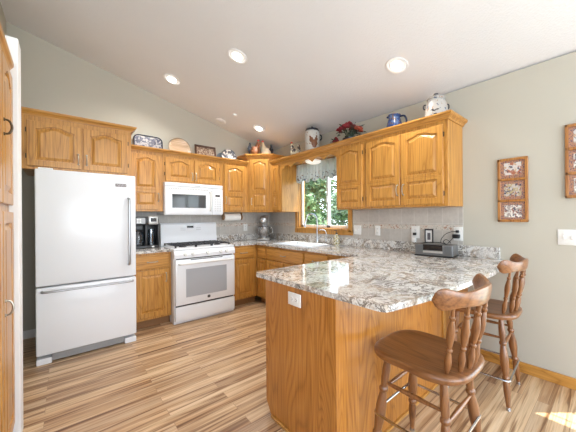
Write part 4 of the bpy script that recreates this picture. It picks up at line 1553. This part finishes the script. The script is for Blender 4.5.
def recessed(label, x, y, lit=34):
    t = thing('ceiling_light', label, 'ceiling light', (x, y, cz(x) - .001), 0, 'recessed ceiling lights')
    t.rotation_euler = (0, ANG, 0)
    b = B(); lathe(b, [(.072, -.001), (.098, -.001), (.10, -.006), (.096, -.010), (.078, -.008), (.072, -.001)], 36, cap=False); obj('trim_ring', b, TRIMW, t, True)
    b = B(); lathe(b, [(.0735, -.002), (.070, -.004), (.050, -.0015), (.0, -.001)], 28); obj('baffle', b, TRIMW, t, True)
    b = B(); lathe(b, [(.047, -.003), (.046, -.020), (.034, -.030), (0, -.034)], 28); obj('bulb', b, LAMP, t, True)
    ld_ = bpy.data.lights.new('downlight', 'SPOT')
    ld_.energy = lit
    ld_.spot_size = math.radians(150)
    ld_.spot_blend = .8
    ld_.color = (1, .96, .91)
    ld_.shadow_soft_size = .07
    lo = bpy.data.objects.new('downlight', ld_)
    COL.objects.link(lo)
    lo.parent = t
    lo.location = (0, 0, -.06)
    return t


recessed('lit recessed ceiling light nearest the back wall, above the microwave', -1.778, -.665)
recessed('lit recessed ceiling light second from left in the photo', -1.475, -1.787)
recessed('lit recessed ceiling light nearest the camera, above the end cabinets', -.549, -3.026)
recessed('lit recessed ceiling light above the corner cabinet with the roosters', -.564, -.627)
for lab, x, y, r in (('white oval smoke detector on the ceiling above the back wall cabinets', -.99, -.235, .075), ('tiny white sprinkler cap on the ceiling beside the smoke detector', -.957, -.639, .03)):
    t = thing('smoke_detector' if r > .04 else 'sprinkler_cap', lab, 'smoke detector' if r > .04 else 'sprinkler', (x, y, cz(x) - .001))
    t.rotation_euler = (0, ANG, 0)
    b = B(); lathe(b, [(r, 0), (r, -.012), (r * .85, -.024), (0, -.028)], 24); obj('cover', b, TRIMW, t, True)
    b = B(); lathe(b, [(r * .3, -.0275), (r * .28, -.031), (0, -.032)], 12); obj('button', b, WHITE2, t, True)

# ---------------------------------------------------------------- pantry cabinet at the left edge
PN = thing('pantry_cabinet', 'tall oak pantry cabinet cut off by the left picture edge', 'cabinet', (-3.58, -2.002, 0), PI / 2)
# local x runs to world +y?  rotate +90: local -y faces world +x
PW = 1.2
PN.location = (-3.58, -2.002 - PW, 0)
b = B(); box(b, 0, PW, -.60, 0, .1, 2.135, .002, 1); obj('cabinet_body', b, OAKZ, PN)
b = B(); box(b, 0, PW, -.53, 0, 0, .1); obj('toe_kick', b, TOE, PN)
for k, (x0, x1, hx_) in enumerate(((.02, .80, .40), (.82, 1.185, .845))):
    b = B(); door_region(b, x0, x1, 1.37, 2.10, -.60, -.619, .06, .05, .035); d1 = obj('door', b, OAKZ, PN)
    handle(d1, hx_, 1.74, -.619, True, .07, BRONZE)
    b = B(); door_region(b, x0, x1, .13, 1.33, -.60, -.619, .06, 0); d2 = obj('door', b, OAKZ, PN)
    handle(d2, hx_, .86, -.619, True, .07, PEWTER)
b = B(); sweep(b, [(0, -.60), (PW, -.60)], [(a * .5, c) for a, c in CROWN], 2.131); obj('crown_moulding', b, OAKX, PN)

# ---------------------------------------------------------------- bar stools


def leg_prof(L, r):
    """turned leg, from top (z=0) to bottom (z=L)"""
    f = [(.70, 0), (.80, .05), (.95, .12), (1.0, .20), (.80, .27), (1.12, .285), (1.12, .305), (.80, .32), (1.0, .36), (1.28, .44), (1.32, .52), (1.05, .60), (.85, .65), (1.15, .665), (1.15, .685), (.82, .70), (1.02, .74), (1.0, .82), (.80, .90), (.62, .97), (.60, 1.0)]
    return [(r * a, L * t_) for a, t_ in f]


def spindle_prof(L, r):
    f = [(.6, 0), (.9, .06), (1.25, .14), (1.35, .22), (1.0, .30), (.75, .34), (1.15, .36), (1.15, .385), (.75, .40), (1.05, .45), (1.45, .56), (1.5, .64), (1.1, .74), (.75, .80), (1.1, .82), (1.1, .845), (.7, .86), (.6, 1.0)]
    return [(r * a, L * t_) for a, t_ in f]


def stool(label, loc, rz, ringz):
    t = thing('bar_stool', label, 'bar stool', loc, rz, 'captain-style bar stools at the peninsula')
    SZ = .62
    # seat
    b = B()
    outl = []
    for k in range(64):
        a = 2 * PI * k / 64
        ca, sa = math.cos(a), math.sin(a)
        e = 2.0 / 3.1
        x = .212 * (abs(ca) ** e) * (1 if ca > 0 else -1)
        y = .243 * (abs(sa) ** e) * (1 if sa > 0 else -1)
        x *= 1 - .055 * math.exp(-((y - .03) / .08) ** 2)
        outl.append((x, y))
    rings = []
    for (s, z) in ((.90, SZ - .036), (.965, SZ - .034), (.99, SZ - .026), (1.0, SZ - .016), (.99, SZ - .006), (.965, SZ - .001), (.90, SZ), (.75, SZ - .003), (.5, SZ - .007), (.25, SZ - .009)):
        rings.append([b.verts.new((p[0] * s, p[1] * s, z)) for p in outl])
    for a, c in zip(rings[:-1], rings[1:]):
        for i in range(64):
            j = (i + 1) % 64
            b.faces.new((a[i], a[j], c[j], c[i]))
    b.faces.new(list(reversed(rings[0])))
    b.faces.new(rings[-1])
    obj('seat', b, STOOLY, t, True)
    tops = [(-.125, -.14), (.125, -.14), (.125, .14), (-.125, .14)]
    feet = [(-.20, -.195), (.20, -.195), (.20, .195), (-.20, .195)]

    def at(i, z):
        k = 1 - z / (SZ - .03)
        return Vector((tops[i][0] + (feet[i][0] - tops[i][0]) * k, tops[i][1] + (feet[i][1] - tops[i][1]) * k, z))
    for i in range(4):
        M, L = axisM(at(i, SZ - .032), at(i, .012))
        b = B(); lathe(b, leg_prof(L, .0205), 16, M); lg_ = obj('leg', b, STOOLZ, t, True)
        M, L = axisM(at(i, .022), at(i, .0))
        b = B(); lathe(b, [(.0125, 0), (.0135, L * .5), (.015, L)], 14, M); obj('foot_glide', b, CHROME, lg_, True)
    for (i, j, z) in ((0, 1, .40), (2, 3, .42), (1, 2, .45), (3, 0, .45)):
        p, q = at(i, z), at(j, z)
        M, L = axisM(p, q)
        b = B(); lathe(b, [(.007, 0), (.009, L * .2), (.0125, L * .5), (.009, L * .8), (.007, L)], 12, M); obj('stretcher', b, STOOLX, t, True)
    # metal foot ring hugging the legs
    cs = [at(i, ringz) for i in range(4)]
    ro = .024
    pts = []
    for i, c in enumerate(cs):
        sxx = 1 if c.x > 0 else -1
        syy = 1 if c.y > 0 else -1
        base = {0: PI, 1: 1.5 * PI, 2: 0, 3: .5 * PI}[i]
        for k in range(7):
            a = base + k * PI / 12
            pts.append((c.x + ro * math.cos(a) , c.y + ro * math.sin(a), ringz))
    b = B(); tube(b, pts, .0068, 8, True); obj('foot_ring', b, CHROME, t, True)
    # back spindles and bowed crest rail
    def rail(s):
        a = s * 1.25
        return Vector((.230 * math.sin(a) / math.sin(1.25), -.140 - .125 * (math.cos(a) - math.cos(1.25)) / (1 - math.cos(1.25)), 0))
    for s in (-.66, -.40, -.135, .135, .40, .66):
        p1 = rail(s); p1.z = .925
        p0 = Vector((s * .205, -.212 + .055 * (s / .66) ** 2, SZ - .012))
        M, L = axisM(p0, p1)
        b = B(); lathe(b, spindle_prof(L, .0118), 14, M); obj('spindle', b, STOOLZ, t, True)
    b = B()
    N = 40
    rings = []
    for k in range(N + 1):
        s = -1 + 2 * k / N
        c = rail(s)
        tn = (rail(min(1, s + .02)) - rail(max(-1, s - .02))).normalized()
        nrm = Vector((tn.y, -tn.x, 0))
        lobe = math.exp(-((abs(s) - .82) / .22) ** 2)
        midd = math.exp(-(s / .42) ** 2)
        top = .968 + .016 * midd + .024 * lobe
        bot = .902 - .004 * lobe + .012 * (1 - midd) * (1 - lobe)
        endf = math.sqrt(max(0.0, 1 - max(0, (abs(s) - .82) / .18) ** 2)) if abs(s) > .82 else 1
        mz = (top + bot) / 2 + .006
        hz = (top - bot) / 2 * max(.12, endf)
        th = .014 * max(.3, endf)
        ring = []
        for q in range(12):
            a = 2 * PI * q / 12
            cc, ss = math.cos(a), math.sin(a)
            off = th * (abs(cc) ** .7) * (1 if cc > 0 else -1)
            zz = hz * (abs(ss) ** .6) * (1 if ss > 0 else -1)
            lean_ = (zz + mz - .93) * .12
            ring.append(b.verts.new((c.x + nrm.x * (off + lean_), c.y + nrm.y * (off + lean_), mz + zz)))
        rings.append(ring)
    for a, c in zip(rings[:-1], rings[1:]):
        for i in range(12):
            j = (i + 1) % 12
            b.faces.new((a[i], a[j], c[j], c[i]))
    b.faces.new(list(reversed(rings[0])))
    b.faces.new(rings[-1])
    obj('crest_rail', b, STOOLX, t, True)
    return t


stool('brown turned-wood captain bar stool nearest the camera, at the peninsula corner', (-1.425, -3.725, 0), 0, .30)
stool('brown turned-wood captain bar stool standing by the wall, behind the nearer stool', (-.428, -3.678, 0), math.radians(4), .19)
